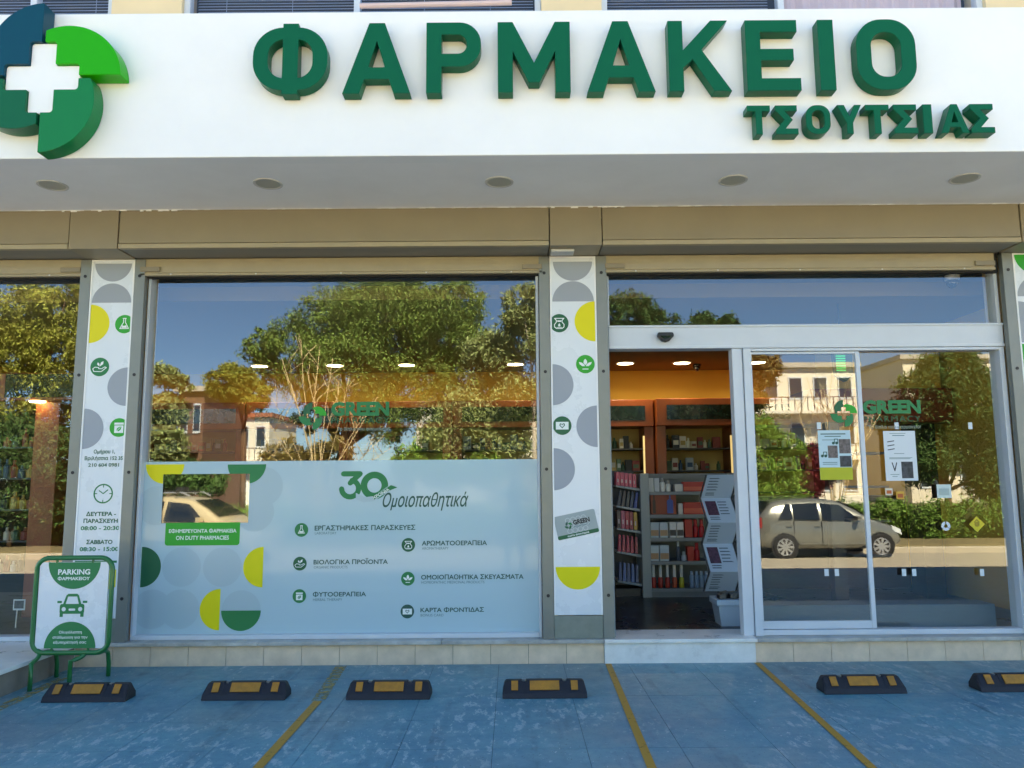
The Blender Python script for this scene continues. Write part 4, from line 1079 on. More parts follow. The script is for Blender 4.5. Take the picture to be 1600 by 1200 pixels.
def carton(x0, x1, y0, row, col, cn, label, grp=None, depth=.09, y=YGD + .05, band=None, zt=None):
    a, z1 = X(x0, y0, y); b_ = X(x1, y0, y)[0]; z0 = SZ[row] + .0006
    t = thing('toiletry_carton', label, 'carton', ((a + b_) / 2, y, z0), grp)
    bx('box', PM(cn, col), t, a + .001, b_ - .001, y, y + depth, z0, z1, bevel=.001)
    if band: sheet('label_print', csg([('+', rect(a + .004, b_ - .004, z0 + (z1 - z0) * .12, z0 + (z1 - z0) * .5))]), y - .0012, PM(band[0], band[1]), t)
    return t
def bottle(x0, x1, y0, row, col, cn, cap, label, grp=None, y=YGD + .05, capf=.35):
    a, z1 = X(x0, y0, y); b_ = X(x1, y0, y)[0]; z0 = SZ[row] + .0006; h = z1 - z0; r_ = (b_ - a) / 2; cx_ = (a + b_) / 2
    t = thing('toiletry_bottle', label, 'bottle', (cx_, y + r_, z0), grp)
    MB().lathe([(r_ * .93, 0), (r_, .004), (r_, h * (1 - capf) * .88), (r_ * .6, h * (1 - capf))], (cx_, y + r_, z0), 14).build('body', PM(cn, col), t, smooth=True)
    MB().lathe([(r_ * .62, h * (1 - capf) + .0005), (r_ * .62, h * .97), (r_ * .5, h)], (cx_, y + r_, z0), 14).build('cap', PM('cap_' + cap.strip('#'), cap), t)
    return t
g1 = 'toiletries on the top shelf of the grey gondola'
carton(662, 690, 230, 0, '#b9bcbe', 'silver', 'silver carton, first on the top gondola shelf', g1); carton(692, 720, 230, 0, '#b9bcbe', 'silver', 'silver carton, second on the top gondola shelf', g1)
bottle(724, 753, 228, 0, '#d9d6cf', 'white', '#8f8d8a', 'taller white jar on the top gondola shelf', g1, capf=.3); bottle(756, 782, 242, 0, '#d9d6cf', 'white', '#8f8d8a', 'shorter white jar on the top gondola shelf', g1, capf=.3)
carton(803, 846, 262, 0, '#c9c2bb', 'pinkish', 'low pale carton left of the red carton on the top gondola shelf', g1)
carton(848, 962, 250, 0, '#b5281a', 'red', 'long red carton on the top gondola shelf', g1, band=('orange', '#d0563a'))
g2 = 'toiletries on the second shelf of the grey gondola'
gs = carton(672, 810, 312, 1, '#8f3a1c', 'rust', 'rust coloured display box with dark bottles on the second gondola shelf', g2)
carton(822, 846, 366, 1, '#c9c2bb', 'pinkish', 'narrow pale carton on the second gondola shelf', g2); carton(848, 966, 360, 1, '#b5281a', 'red', 'long red carton on the second gondola shelf', g2, band=('orange', '#d0563a'))
for x0, x1, c_, nm in ((688, 704, '#3a2016', 'brown'), (765, 798, '#2b4a94', 'blue')):
    a, z1 = X(x0, 322); b_ = X(x1, 322)[0]; z0 = SZ[1] + .012
    MB().prism([(a, z0), (b_, z0), (b_, z0 + (z1 - z0) * .7), ((a + b_) / 2 + .008, z0 + (z1 - z0) * .78), ((a + b_) / 2 + .008, z1), ((a + b_) / 2 - .008, z1), ((a + b_) / 2 - .008, z0 + (z1 - z0) * .78), (a, z0 + (z1 - z0) * .7)], YGD + .047, YGD + .0495).build('bottle_print', PM(nm, c_), gs)
g3 = 'toiletries on the third shelf of the grey gondola'
for i, (a, b_) in enumerate(((672, 718), (722, 766))): carton(a, b_, 468, 2, '#b8c4c8', 'ice', ('pale blue', 'second pale blue')[i] + ' carton with an orange print on the third gondola shelf', g3, band=('tan', '#b08a66'))
for i, (a, b_) in enumerate(((774, 810), (813, 850))): carton(a, b_, 466, 2, '#d9d6cf', 'white', ('white', 'right-hand white')[i] + ' carton with a dark band on the third gondola shelf', g3, band=('dark', '#3b3433'))
carton(856, 897, 452, 2, '#b5281a', 'red', 'red carton on the third gondola shelf', g3)
for i, (a, b_) in enumerate(((901, 930), (934, 963))): bottle(a, b_, 452, 2, '#b4161c', 'crimson', '#c0262a', ('left', 'right')[i] + ' crimson bottle on the third gondola shelf', g3)
g4 = 'toiletries on the fourth shelf of the grey gondola'
for i, (a, b_) in enumerate(((670, 718), (722, 772))): carton(a, b_, 590, 3, '#b8c4c8', 'ice', ('pale blue', 'second pale blue')[i] + ' carton with an orange print on the fourth gondola shelf', g4, band=('tan', '#b08a66'))
bottle(812, 832, 570, 3, '#3a4658', 'slate', '#c8ced2', 'slender slate blue bottle on the fourth gondola shelf', g4, capf=.25); bottle(840, 868, 625, 3, '#b9bcbe', 'silver', '#9aa0a4', 'short silver tube on the fourth gondola shelf', g4)
carton(870, 906, 597, 3, '#b5281a', 'red', 'red carton on the fourth gondola shelf', g4); bottle(908, 938, 578, 3, '#b4161c', 'crimson', '#c0262a', 'crimson bottle on the fourth gondola shelf', g4)
g5 = 'bottles on the bottom shelf of the grey gondola'
for i in range(5): bottle(677 + i * 37.5, 703 + i * 37.5, 693, 4, ('#b03324', '#b03324', '#b03324', '#b04a2c', '#a8a32a')[i], ('brick', 'brick', 'brick', 'rusty', 'lime')[i], '#d9d6d0', ('first brick red', 'second brick red', 'third brick red', 'rusty', 'lime yellow')[i] + ' spray bottle with white top on the bottom gondola shelf', g5, capf=.55)
for i in range(4): bottle(884 + i * 26, 908 + i * 26, 730, 4, '#7f93a8', 'clear_blue', '#9fb0bf', ('first', 'second', 'third', 'fourth')[i] + ' clear blue bottle on the bottom gondola shelf', g5, capf=.2)
# end wing of the gondola with slanted shelves
wg = thing('end_shelf', 'narrow end shelf with slanted trays left of the grey gondola', 'shelf unit', (X(550, 900)[0], YGD + .1, FZ))
wx0, wx1 = X(482, 300)[0], gx0 - .002
bx('back_panel', M_DARKMET, wg, wx0, wx1, YGD + .40, YGD + .43, FZ, gtop + .02); bx('base', M_BLACK, wg, wx0, wx1, YGD + .1, YGD + .399, FZ, FZ + .08)
rows = ((268, 'a', ['#c2405c'] * 5, 'pink carton', 195), (378, 'b', ['#2a2a30', '#4a3a30', '#35322f', '#24324c', '#22408a'], 'dark pouch', 292), (498, 'c', ['#3a2a2e', '#b04a66', '#a8203c', '#8f1c34', '#b58a2c'], 'slim carton', 402), (625, 'd', ['#b32340', '#a81e3a', '#b32340', '#a81e3a', '#99182f'], 'red pouch', 532), (782, 'e', ['#2c4470', '#3a5c92', '#2c4470', '#3a5c92', '#2c4470'], 'blue pouch', 682))
RN = ['top', 'second', 'third', 'fourth', 'bottom']; ON = ['leftmost', 'second', 'middle', 'fourth', 'rightmost']
for i, (cy_, _, cols, nm, top_) in enumerate(rows):
    z = X(550, cy_)[1]
    s_ = MB(); s_.add([(wx0 + .02, YGD + .05, z), (wx1, YGD + .05, z - .035), (wx1, YGD + .399, z - .035), (wx0 + .02, YGD + .399, z), (wx0 + .02, YGD + .05, z - .015), (wx1, YGD + .05, z - .062), (wx1, YGD + .399, z - .062), (wx0 + .02, YGD + .399, z - .015)], [(0, 1, 2, 3), (7, 6, 5, 4), (0, 4, 5, 1), (1, 5, 6, 2), (2, 6, 7, 3), (3, 7, 4, 0)])
    s_.build('tray', mat('tray_grey', '#8d9496', .4), wg)
    zt = X(550, top_)[1]; W = (wx1 - .02 - wx0 - .03) / 5
    for j in range(5):
        a = wx0 + .025 + j * W; base = z - .035 * (a - wx0) / (wx1 - wx0) + .001; h = zt - z
        nmx = {0: 'pink', 1: 'dark', 2: 'slim', 3: 'red', 4: 'blue'}[i]
        t = thing('packet', f'{ON[j]} {nm} on the {RN[i]} tray of the end shelf', 'packet', (a + W / 2, YGD + .1, base), 'packets on the slanted end shelf')
        p = MB()
        if i in (0, 2): p.box(a + .002, a + W - .002, YGD + .07, YGD + .2, base, base + h)
        else:
            sk = .03 if i == 1 else .008
            p.add([(a + .004, YGD + .07, base), (a + W - .004, YGD + .07, base - .002), (a + W - .004, YGD + .12, base - .002), (a + .004, YGD + .12, base), (a + sk + .008, YGD + .085, base + h), (a + W + sk - .012, YGD + .085, base + h - .01), (a + W + sk - .012, YGD + .1, base + h - .01), (a + sk + .008, YGD + .1, base + h)],
                  [(0, 3, 2, 1), (4, 5, 6, 7), (0, 1, 5, 4), (1, 2, 6, 5), (2, 3, 7, 6), (3, 0, 4, 7)])
        p.build('pack', mat('packet_' + cols[j].strip('#'), cols[j], .35), t, bevel=.003)
        bx('label_print', mat('packet_label', '#c6a9a6', .5), t, a + W * .3, a + W * .62, YGD + .0685, YGD + .0695, base + h * .25, base + h * .5) if i in (0, 2) else None
# ---- zigzag leaflet rack and bin by the door post
YR = .95
def XR_(cx_, cy_, y=YR): p = at(820 + cx_ / 3.429, 680 + cy_ / 3.429, y=y); return p.x, p.z
rk = thing('leaflet_rack', 'zigzag wire leaflet rack holding printed sheets beside the open door', 'rack', (XR_(1050, 900)[0], YR, FZ))
zz = [(985, 212, .12), (968, 340, 0), (992, 470, .12), (978, 590, 0), (1002, 735, .12), (990, 850, 0)]
rx1 = XR_(1108, 300)[0] + .04
M_LEAF = mat('leaflet', '#a6b8c8', .4); M_LEAF2 = mat('leaflet_print', '#51606e', .5, var=.5, scale=60)
for i in range(5):
    (xa, ya, da), (xb, yb, db) = zz[i], zz[i + 1]
    x0, z0 = XR_(xa, ya); x0b, z1 = XR_(xb, yb)
    y0, y1 = YR + .16 - da, YR + .16 - db
    p = MB(); wdt = .27
    p.add([(x0b, y1, z1), (x0b + wdt, y1, z1), (x0 + wdt, y0, z0), (x0, y0, z0), (x0b, y1 + .006, z1), (x0b + wdt, y1 + .006, z1), (x0 + wdt, y0 + .006, z0), (x0, y0 + .006, z0)], [(0, 1, 2, 3), (7, 6, 5, 4), (0, 4, 5, 1), (1, 5, 6, 2), (2, 6, 7, 3), (3, 7, 4, 0)])
    lf_ = p.build('leaflet', M_LEAF, rk)
    def pt_(u, v, off=.002): return (x0b + (x0 - x0b) * v + wdt * u, y1 + (y0 - y1) * v - off, z1 + (z0 - z1) * v)
    q = MB()
    if i % 2:
        q.quad(pt_(.08, .3), pt_(.45, .3), pt_(.45, .88), pt_(.08, .88))
        lf_2 = q.build('photo', mat('leaflet_photo', '#4a2a3c', .5, var=.7, scale=45), lf_)
        q = MB()
    for v in (.12, .2, .34, .46, .58, .7, .82):
        u0 = .5 if i % 2 and v > .25 else .1
        q.quad(pt_(u0, v), pt_(u0 + random.uniform(.25, .4), v), pt_(u0 + .3, v + .04), pt_(u0, v + .04))
    q.build('print_lines', M_LEAF2, lf_, kind='stuff')
for sx in (-.012, .285):
    w_ = MB().tube([(XR_(a, b_)[0] + sx, YR + .17 - d_, XR_(a, b_)[1]) for a, b_, d_ in zz], .006, 6)
    w_.build('wire_side', M_DARKMET, rk)
xb_, zb_ = XR_(985, 850); MB().tube([(xb_ + .13, YR + .17, XR_(985, 212)[1]), (xb_ + .13, YR + .17, FZ)], .01, 6).build('stand', M_DARKMET, rk)
bx('foot', M_DARKMET, rk, xb_, xb_ + .27, YR + .02, YR + .32, FZ, FZ + .012)
YB = .45
def XB_(cx_, cy_): p = at(820 + cx_ / 3.429, 680 + cy_ / 3.429, y=YB); return p.x, p.z
bn = thing('waste_bin', 'pale grey-blue plastic bin on the floor beside the open door', 'bin', (XB_(1085, 1030)[0], YB + .1, FZ))
a, zt = XB_(1030, 880); b_ = a + .26
p = MB(); p.add([(a + .03, YB, FZ), (b_ - .03, YB, FZ), (b_ - .03, YB + .2, FZ), (a + .03, YB + .2, FZ), (a, YB - .02, zt), (b_, YB - .02, zt), (b_, YB + .22, zt), (a, YB + .22, zt)], [(0, 3, 2, 1), (0, 1, 5, 4), (1, 2, 6, 5), (2, 3, 7, 6), (3, 0, 4, 7)])
p.build('tub', mat('bin_plastic', '#8ea3b4', .4), bn)
r_ = MB(); r_.box(a - .01, b_ + .01, YB - .03, YB + .23, zt - .05, zt + .0); r_.build('rim', mat('bin_rim', '#9cb0bf', .4), bn, bevel=.008)
r_ = MB()
for i in range(7): r_.obox((a + .05 + i * .03, YB + .05 + .02 * (i % 3), zt + .02 + .012 * (i % 2)), (.03, .01, .006), (0, .05, 0), (0, .002, .018))
r_.build('contents', M_BLACK, bn)

# ------------------------------------------------------------------ objects on the forecourt
M_RUB = mat('rubber', '#1a1a21', .6, var=.5, scale=14, bump=.15, bscale=90)
M_REFL = mat('amber_reflector', '#b0741a', .45, var=.22, scale=20, bump=.1, bscale=150)
stops = [(-2.756, .538, -.985, .6, 'wheel stop in front of the parking sign'), (-1.74, .54, -.968, 0, 'wheel stop left of the broken yellow line'), (-.81, .54, -.977, -.5, 'wheel stop right of the broken yellow line'),
         (.196, .544, -.974, 0, 'wheel stop left of the doorway bay lines'), (2.277, .537, -.925, .8, 'wheel stop in front of the sliding door leaf'), (3.302, .54, -.906, 0, 'wheel stop cut by the right edge of the picture')]
for x, L_, y, rz, lb in stops:
    t = thing('wheel_stop', 'black and amber rubber ' + lb, 'wheel stop', (x, y, 0), 'rubber wheel stops along the forecourt')
    h, dp = .098, .15
    def sec(xx, k, e=0.0):
        return [(xx, 0, 0), (xx, .016, .03), (xx + e, .075, h * k), (xx + e, .12, h * k), (xx, dp, .03), (xx, dp, 0)]
    st = [(-.5, .62, .012), (-.485, .88, .01), (-.455, .985, 0), (-.27, 1, 0), (-.262, .90, 0), (-.225, .90, 0), (-.217, 1, 0), (.217, 1, 0), (.225, .90, 0), (.262, .90, 0), (.27, 1, 0), (.455, .985, 0), (.485, .88, -.01), (.5, .62, -.012)]
    vs = []; fs = []
    for (u, k, e) in st: vs += [(x + a, y + b_, c) for a, b_, c in sec(u * L_, k, e * L_)]
    n = 6
    for i in range(len(st) - 1):
        for j in range(n): fs.append((i * n + j, (i + 1) * n + j, (i + 1) * n + (j + 1) % n, i * n + (j + 1) % n))
    fs += [tuple(range(n)), tuple((len(st) - 1) * n + j for j in range(n - 1, -1, -1))]
    MB().add(vs, fs).build('block', M_RUB, t, bevel=.006)
    for u in (-.2435, .2435): MB().lathe([(.014, 0), (.014, .007), (.009, .011), (.001, .0112)], (x + u * L_, y + .098, h * .90 - .001), 8).build('bolt', M_RAIL, t)
    for u0, u1 in ((-.395, -.315), (-.175, .175), (.315, .395)):
        def fp(u, v): return (x + u * L_, y + .016 + (.075 - .016) * v - .0025, .03 + (h - .03) * v + .0025)
        f = MB(); f.quad(fp(u0, .22), fp(u1, .22), fp(u1, .92), fp(u0, .92))
        o_ = f.build('reflector', M_REFL, t)
        md = o_.modifiers.new('s', 'SOLIDIFY'); md.thickness = .006; md.offset = 0
    t.rotation_euler[2] = R(rz)

# parking sign on a green tube frame
YS = -.56
M_TUBE = mat('green_tube', '#0d6b33', .35, coat=.3)
ps = thing('parking_sign', 'white parking notice in a rounded green tube frame standing on the forecourt', 'sign', (-3.10, YS, 0))
def sp(px, py): p = at(px, py, y=YS); return p.x, p.z
sx0, sz1 = sp(54.5, 872); sx1, sz0 = sp(168.5, 1019.5)
sx0b = sp(54.5, 1010)[0]; sx0 = (sx0 + sx0b) / 2
loop = [(a, YS, b_) for a, b_ in rrect(sx0, sx1, sz0, sz1, .085, 8)]
MB().tube(loop, .017, 10, closed=True).build('tube_frame', M_TUBE, ps, smooth=True)
px0, pz1 = sp(60, 878); px1, pz0 = sp(161, 1014)
pb = bx('notice_board', M_PANEL, ps, sx0 + .022, sx1 - .024, YS - .004, YS + .006, sz0 + .03, sz1 - .03)
for xx in (sx0 + .14, sx1 - .14):
    for zz_ in (sz1 - .024, sz0 + .022): bx('clip', M_TUBE, ps, xx - .006, xx + .006, YS - .006, YS + .006, zz_ - .012, zz_ + .012)
ysn = YS - .0055
cxm = (sx0 + sx1) / 2; rr = .18
zt, zb = sz1 - .031, sz0 + .031
sheet('printed_shape', csg(half(cxm, zt, rr * 1.02, 'down')), ysn, P_GREEN, pb); sheet('printed_shape', csg(half(cxm, zb, rr, 'up')), ysn, P_GREEN, pb)
text('PARKING', cxm - .113, cxm + .113, zt - .085, zt - .047, ysn - .001, P_WHITE, pb, bold=.03)
text('ΦAPMAKEIOY', cxm - .113, cxm + .113, zt - .124, zt - .098, ysn - .001, P_WHITE, pb, bold=.025)
for i, (t_, wd) in enumerate((('Ολιγόλεπτη', .08), ('στάθμευση για την', .122), ('εξυπηρέτησή σας', .115))):
    zq = zb + .115 - i * .034; text(t_, cxm - wd, cxm + wd, zq - .02, zq + .004, ysn - .001, P_WHITE, pb, bold=.018)
cz = (zt + zb) / 2 - .005; s = .105
A = lambda pts: [(cxm + x * s, cz + z * s) for x, z in pts]
ops = [('+', A([(-.62, .08), (-.42, .68), (-.3, .78), (.3, .78), (.42, .68), (.62, .08)])), ('-', A([(-.44, .12), (-.3, .6), (.3, .6), (.44, .12)])), ('+', A(rrect(-.82, .82, -.52, .12, .14))), ('+', A(rect(-.8, -.58, -.72, -.4))), ('+', A(rect(.58, .8, -.72, -.4))),
       ('+', A(rect(-1.0, -.7, .18, .32))), ('+', A(rect(.7, 1.0, .18, .32))), ('-', A(circ(-.55, -.22, .14, 16))), ('-', A(circ(.55, -.22, .14, 16))), ('-', A(rrect(-.22, .22, -.32, -.18, .05)))]
sheet('car_pictogram', csg(ops), ysn, P_GREEN, pb)
for fx, tx, yb in ((-3.272, sx0 + .06, -.70), (-3.052, sx1 - .16, -.62)):
    path = [(tx, YS, sz0)] + [(tx + (fx - tx) * (1 - math.cos(R(a))) / 1.0, YS + (yb - YS) * (1 - math.cos(R(a))), sz0 - .04 * math.sin(R(a))) for a in range(15, 91, 15)] + [(fx, yb, .08), (fx, yb, 0.0)]
    MB().tube(path, .015, 8).build('leg', M_TUBE, ps, smooth=True)
for fx, tx, yb in ((-3.315, sx0 + .07, -.32), (-2.95, sx1 - .06, -.30)):
    path = [(tx, YS, sz0), (tx + (fx - tx) * .4, YS + (yb - YS) * .5, sz0 - .012), (fx, yb - .02, sz0 - .05), (fx, yb, .09), (fx, yb, 0.0)]
    MB().tube(path, .015, 8).build('leg', M_TUBE, ps, smooth=True)

# ------------------------------------------------------------------ across the street (seen mirrored in the glass)
M_BARK = mat('bark', '#5d4632', .9, var=.25, scale=9, bump=.4, bscale=25)
M_PALEBARK = mat('pale_bark', '#a3998a', .85, var=.2, scale=6)
M_TWIG = mat('bare_twig', '#cdb68e', .85, var=.2, scale=6)
def leafm(n, c, isl=.26):
    m = mat(n, c, .65, island=isl, var=.35, scale=1.1, spec=.25)
    return m
LM = {'pine': leafm('pine_needles', '#6f8440'), 'pine2': leafm('pine_needles_light', '#8c8f40'), 'olive': leafm('olive_leaves', '#8a9560'), 'green': leafm('green_leaves', '#6f8f3a'), 'dark': leafm('dark_leaves', '#3f5a2a'), 'red': leafm('red_leaves', '#6b1f30'), 'hedge': leafm('hedge_leaves', '#648438'), 'brown': leafm('brown_leaves', '#7a6a3a')}
def leaves(blobs, n, size, aspect=1.0, spread=.16, seed=0, per=70):
    r = np.random.default_rng(seed)
    vol = np.array([b[3] * b[4] * b[5] for b in blobs]) ** .75; vol /= vol.sum()
    P = []
    for b, w_ in zip(blobs, vol):
        k = max(4, int(n * w_)); nc = max(8, int(k / per))
        d = r.normal(size=(nc, 3)); d /= np.linalg.norm(d, axis=1)[:, None]
        rad = r.uniform(.25, 1.05, nc) ** .45
        cl = d * rad[:, None]
        pick = r.integers(0, nc, k)
        q = cl[pick] + r.normal(size=(k, 3)) * spread * r.uniform(.6, 1.2, nc)[pick][:, None]
        P.append(np.array(b[:3]) + q * np.array(b[3:6]))
    P = np.concatenate(P); k = len(P)
    a = r.normal(size=(k, 3)); a /= np.linalg.norm(a, axis=1)[:, None]
    c = r.normal(size=(k, 3)); c -= a * np.sum(a * c, 1)[:, None]; c /= np.linalg.norm(c, axis=1)[:, None]
    s_ = size * r.uniform(.6, 1.3, k)[:, None]
    V = np.empty((k, 4, 3)); V[:, 0] = P - a * s_ * aspect; V[:, 1] = P + c * s_ * .45; V[:, 2] = P + a * s_ * aspect; V[:, 3] = P - c * s_ * .45
    return V.reshape(-1, 3)
def leafmesh(name, V, m, parent, kind=None):
    o0 = _org(parent) if parent is not None else Vector((0, 0, 0))
    V = V - np.array(o0); k = len(V) // 4
    me = bpy.data.meshes.new(name)
    me.vertices.add(len(V)); me.vertices.foreach_set('co', V.astype(np.float32).ravel())
    me.loops.add(k * 4); me.loops.foreach_set('vertex_index', np.arange(k * 4, dtype=np.int32))
    me.polygons.add(k); me.polygons.foreach_set('loop_start', np.arange(0, k * 4, 4, dtype=np.int32))
    me.update(calc_edges=True)
    o = link(name, me, m, parent)
    if kind: o['kind'] = kind
    return o
GZ = -.45
def tree(name, label, y, base_px, blobs_px, n, size, lm, trunk_r=.16, bark=None, aspect=1.6, spread=.16, group=None, seed=1, cat='tree', zsq=.85, limbs=True, per=70):
    bs = []
    for (px, py, rp) in blobs_px:
        c = mir(px, py, y); rr = rp / F_PX * (2 * YG - y + CAM_D)
        bs.append((c.x, y + random.uniform(-.5, .5) * rr * .6, c.z, rr, rr, rr * zsq))
    bx_ = mir(base_px, 760, y).x
    t = thing(name, label, cat, (bx_, y, GZ), group)
    mb = MB(); top = max(b[2] for b in bs); low = min(b[2] for b in bs)
    mid = Vector((sum(b[0] for b in bs) / len(bs), y, (low + top) / 2))
    fork = Vector((bx_ + (mid.x - bx_) * .25, y, GZ + max(.4, (low - GZ) * .75)))
    mb.tube([(bx_, y, GZ - .1), (bx_ + (fork.x - bx_) * .4, y, GZ + (fork.z - GZ) * .5), fork], trunk_r, 8, r1=trunk_r * .75)
    if limbs:
        for b in bs: 
            e = Vector(b[:3]); m1 = fork.lerp(e, .5) + Vector((random.uniform(-.15, .15), random.uniform(-.15, .15), .1))
            mb.tube([fork - Vector((0, 0, .1)), m1, e], trunk_r * .5, 6, r1=trunk_r * .12)
    mb.build('trunk', bark or M_BARK, t, smooth=True)
    leafmesh('crown', leaves(bs, n, size, aspect, spread, seed, per), LM[lm], t)
    return t
tree('pine_tree', 'broad round-crowned pine mirrored in the middle of the big window', -24, 520, [(610, 500, 88), (525, 515, 80), (690, 525, 72), (455, 560, 66), (560, 590, 92), (655, 605, 82), (735, 575, 62), (415, 545, 34), (620, 445, 60), (700, 480, 60), (600, 650, 50), (500, 640, 45)], 190000, .052, 'pine', .28, per=130, spread=.105, aspect=1.3, seed=11)
tree('pine_tree', 'small round pine crown mirrored left of the broad pine', -31, 380, [(362, 598, 36), (392, 618, 30)], 26000, .06, 'pine2', .16, per=130, spread=.11, seed=12)
tree('street_tree', 'leafy narrow tree mirrored at the left end of the big window', -21, 262, [(258, 590, 22), (258, 640, 30), (262, 695, 32), (290, 600, 14)], 16000, .06, 'olive', .10, seed=13)
tree('olive_tree', 'loose pale olive tree mirrored right of the broad pine', -20, 770, [(775, 560, 45), (800, 630, 45), (740, 650, 48), (780, 690, 45), (700, 690, 40), (815, 500, 30)], 42000, .062, 'olive', .12, bark=M_PALEBARK, seed=14, spread=.22)
tree('eucalyptus_tree', 'thin pale-barked tree mirrored at the right end of the big window', -18.6, 836, [(815, 470, 30), (838, 540, 30), (820, 600, 26), (850, 480, 26)], 5200, .055, 'olive', .09, bark=M_PALEBARK, seed=15, spread=.26)
tree('street_tree', 'dark leafy tree mirrored above the left part of the doorway head', -26, 990, [(985, 492, 40), (1030, 512, 34), (960, 560, 50), (1020, 600, 52)], 30000, .065, 'dark', .16, seed=16)
tree('street_tree', 'small tree mirrored above the middle of the doorway head', -30, 1115, [(1095, 515, 26), (1130, 510, 22), (1115, 570, 40)], 16000, .065, 'dark', .14, seed=17)
tree('street_tree', 'brown-leaved tree mirrored at the left edge of the sliding door', -23, 1175, [(1180, 580, 36), (1165, 620, 30), (1200, 570, 20)], 13000, .06, 'brown', .10, seed=18)
tree('tall_shrub', 'tall light green shrub mirrored in the sliding door behind the silver car', -18.0, 1195, [(1190, 690, 40), (1205, 740, 42), (1180, 780, 40), (1225, 790, 36), (1230, 700, 24)], 30000, .04, 'green', .06, seed=19, cat='shrub')
tree('red_shrub', 'dark red leaved shrub mirrored above the silver car', -18.6, 1262, [(1262, 715, 26), (1255, 755, 28), (1280, 745, 22)], 14000, .04, 'red', .05, seed=20, cat='shrub')
tree('street_tree', 'wide golden leafed tree mirrored in the leftmost window', -20, 40, [(60, 500, 75), (10, 560, 70), (110, 560, 60), (40, 640, 70), (-60, 560, 80), (100, 470, 50)], 60000, .055, 'pine2', .2, per=130, spread=.12, seed=21)
tree('street_tree', 'dark evergreen mirrored far right in the entrance glass', -22, 1480, [(1470, 690, 50), (1530, 640, 65), (1430, 720, 42), (1560, 740, 55), (1450, 620, 50), (1490, 580, 45), (1410, 660, 35)], 60000, .06, 'dark', .14, seed=22)
tree('round_bush', 'low dark bush mirrored under the left end of the big window', -17.9, 300, [(290, 745, 30), (330, 752, 28), (250, 750, 28)], 9000, .06, 'dark', .05, seed=23, cat='bush')
tree('round_bush', 'low olive bush mirrored beneath the pine trunk', -19.5, 470, [(440, 715, 34), (520, 718, 34), (480, 735, 36)], 9000, .06, 'brown', .05, seed=24, cat='bush')
tree('round_bush', 'low green bush mirrored right of the bare shrub', -19.8, 690, [(640, 725, 32), (700, 735, 34), (760, 735, 32)], 10000, .06, 'green', .05, seed=25, cat='bush')
# bare shrub with pale branches
def bare(name, label, y, px, py0, tips, seed, r0=.028):
    r = random.Random(seed); b0 = mir(px, 760, y); t = thing(name, label, 'shrub', (b0.x, y, GZ)); mb = MB()
    for (qx, qy) in tips:
        e = mir(qx, qy, y + r.uniform(-.8, .8)); s0 = Vector((b0.x + r.uniform(-.08, .08), y, GZ)); m1 = s0.lerp(e, .45) + Vector((r.uniform(-.2, .2) - .15 * (e.x - s0.x), 0, .25))
        pts = [s0, s0.lerp(m1, .5), m1, m1.lerp(e, .5) + Vector((r.uniform(-.08, .08), 0, r.uniform(-.05, .1))), e]
        mb.tube(pts, r0 * r.uniform(.5, 1), 5, r1=.008)
        for k in range(5):
            f = r.uniform(.45, .9); p = m1.lerp(e, f); q = p + Vector((r.uniform(-.5, .5), r.uniform(-.4, .4), r.uniform(.2, .8)))
            mb.tube([p, p.lerp(q, .5) + Vector((r.uniform(-.05, .05), 0, .02)), q], .014, 4, r1=.005)
    mb.build('branches', M_TWIG, t, smooth=True)
bare('bare_shrub', 'leafless shrub with fanned pale branches mirrored behind the window sticker', -17.6, 500, 720, [(425, 620), (440, 560), (470, 530), (480, 580), (500, 540), (520, 560), (545, 590), (575, 640), (600, 680), (420, 660), (590, 620), (455, 600), (530, 610), (610, 700), (410, 700)], 3)
bare('bare_shrub', 'leafless shrub with tangled twigs mirrored above the silver car', -19.2, 1300, 760, [(1240, 620), (1260, 590), (1280, 600), (1300, 580), (1320, 600), (1340, 620), (1360, 650), (1380, 640), (1250, 660), (1290, 640), (1330, 660)], 4, .025)
# clipped hedge along the far pavement
hd = thing('clipped_hedge', 'long clipped green hedge mirrored behind the silver car', 'hedge', (6, -17.7, -.5))
hx0, hx1 = -17, 18
r = np.random.default_rng(31)
bs = [(x, -17.9 + r.uniform(-.05, .05), .10 + r.uniform(-.04, .06), .7, .5, .62) for x in np.arange(hx0, hx1, .8)]
leafmesh('foliage', leaves(bs, 120000, .045, 1.2, .16, 32), LM['hedge'], hd, kind='stuff')
hb = MB(); hb.box(hx0, hx1, -18.15, -17.85, -.5, .40); hb.build('inner_twigs', mat('hedge_core', '#2a3318', .95), hd)
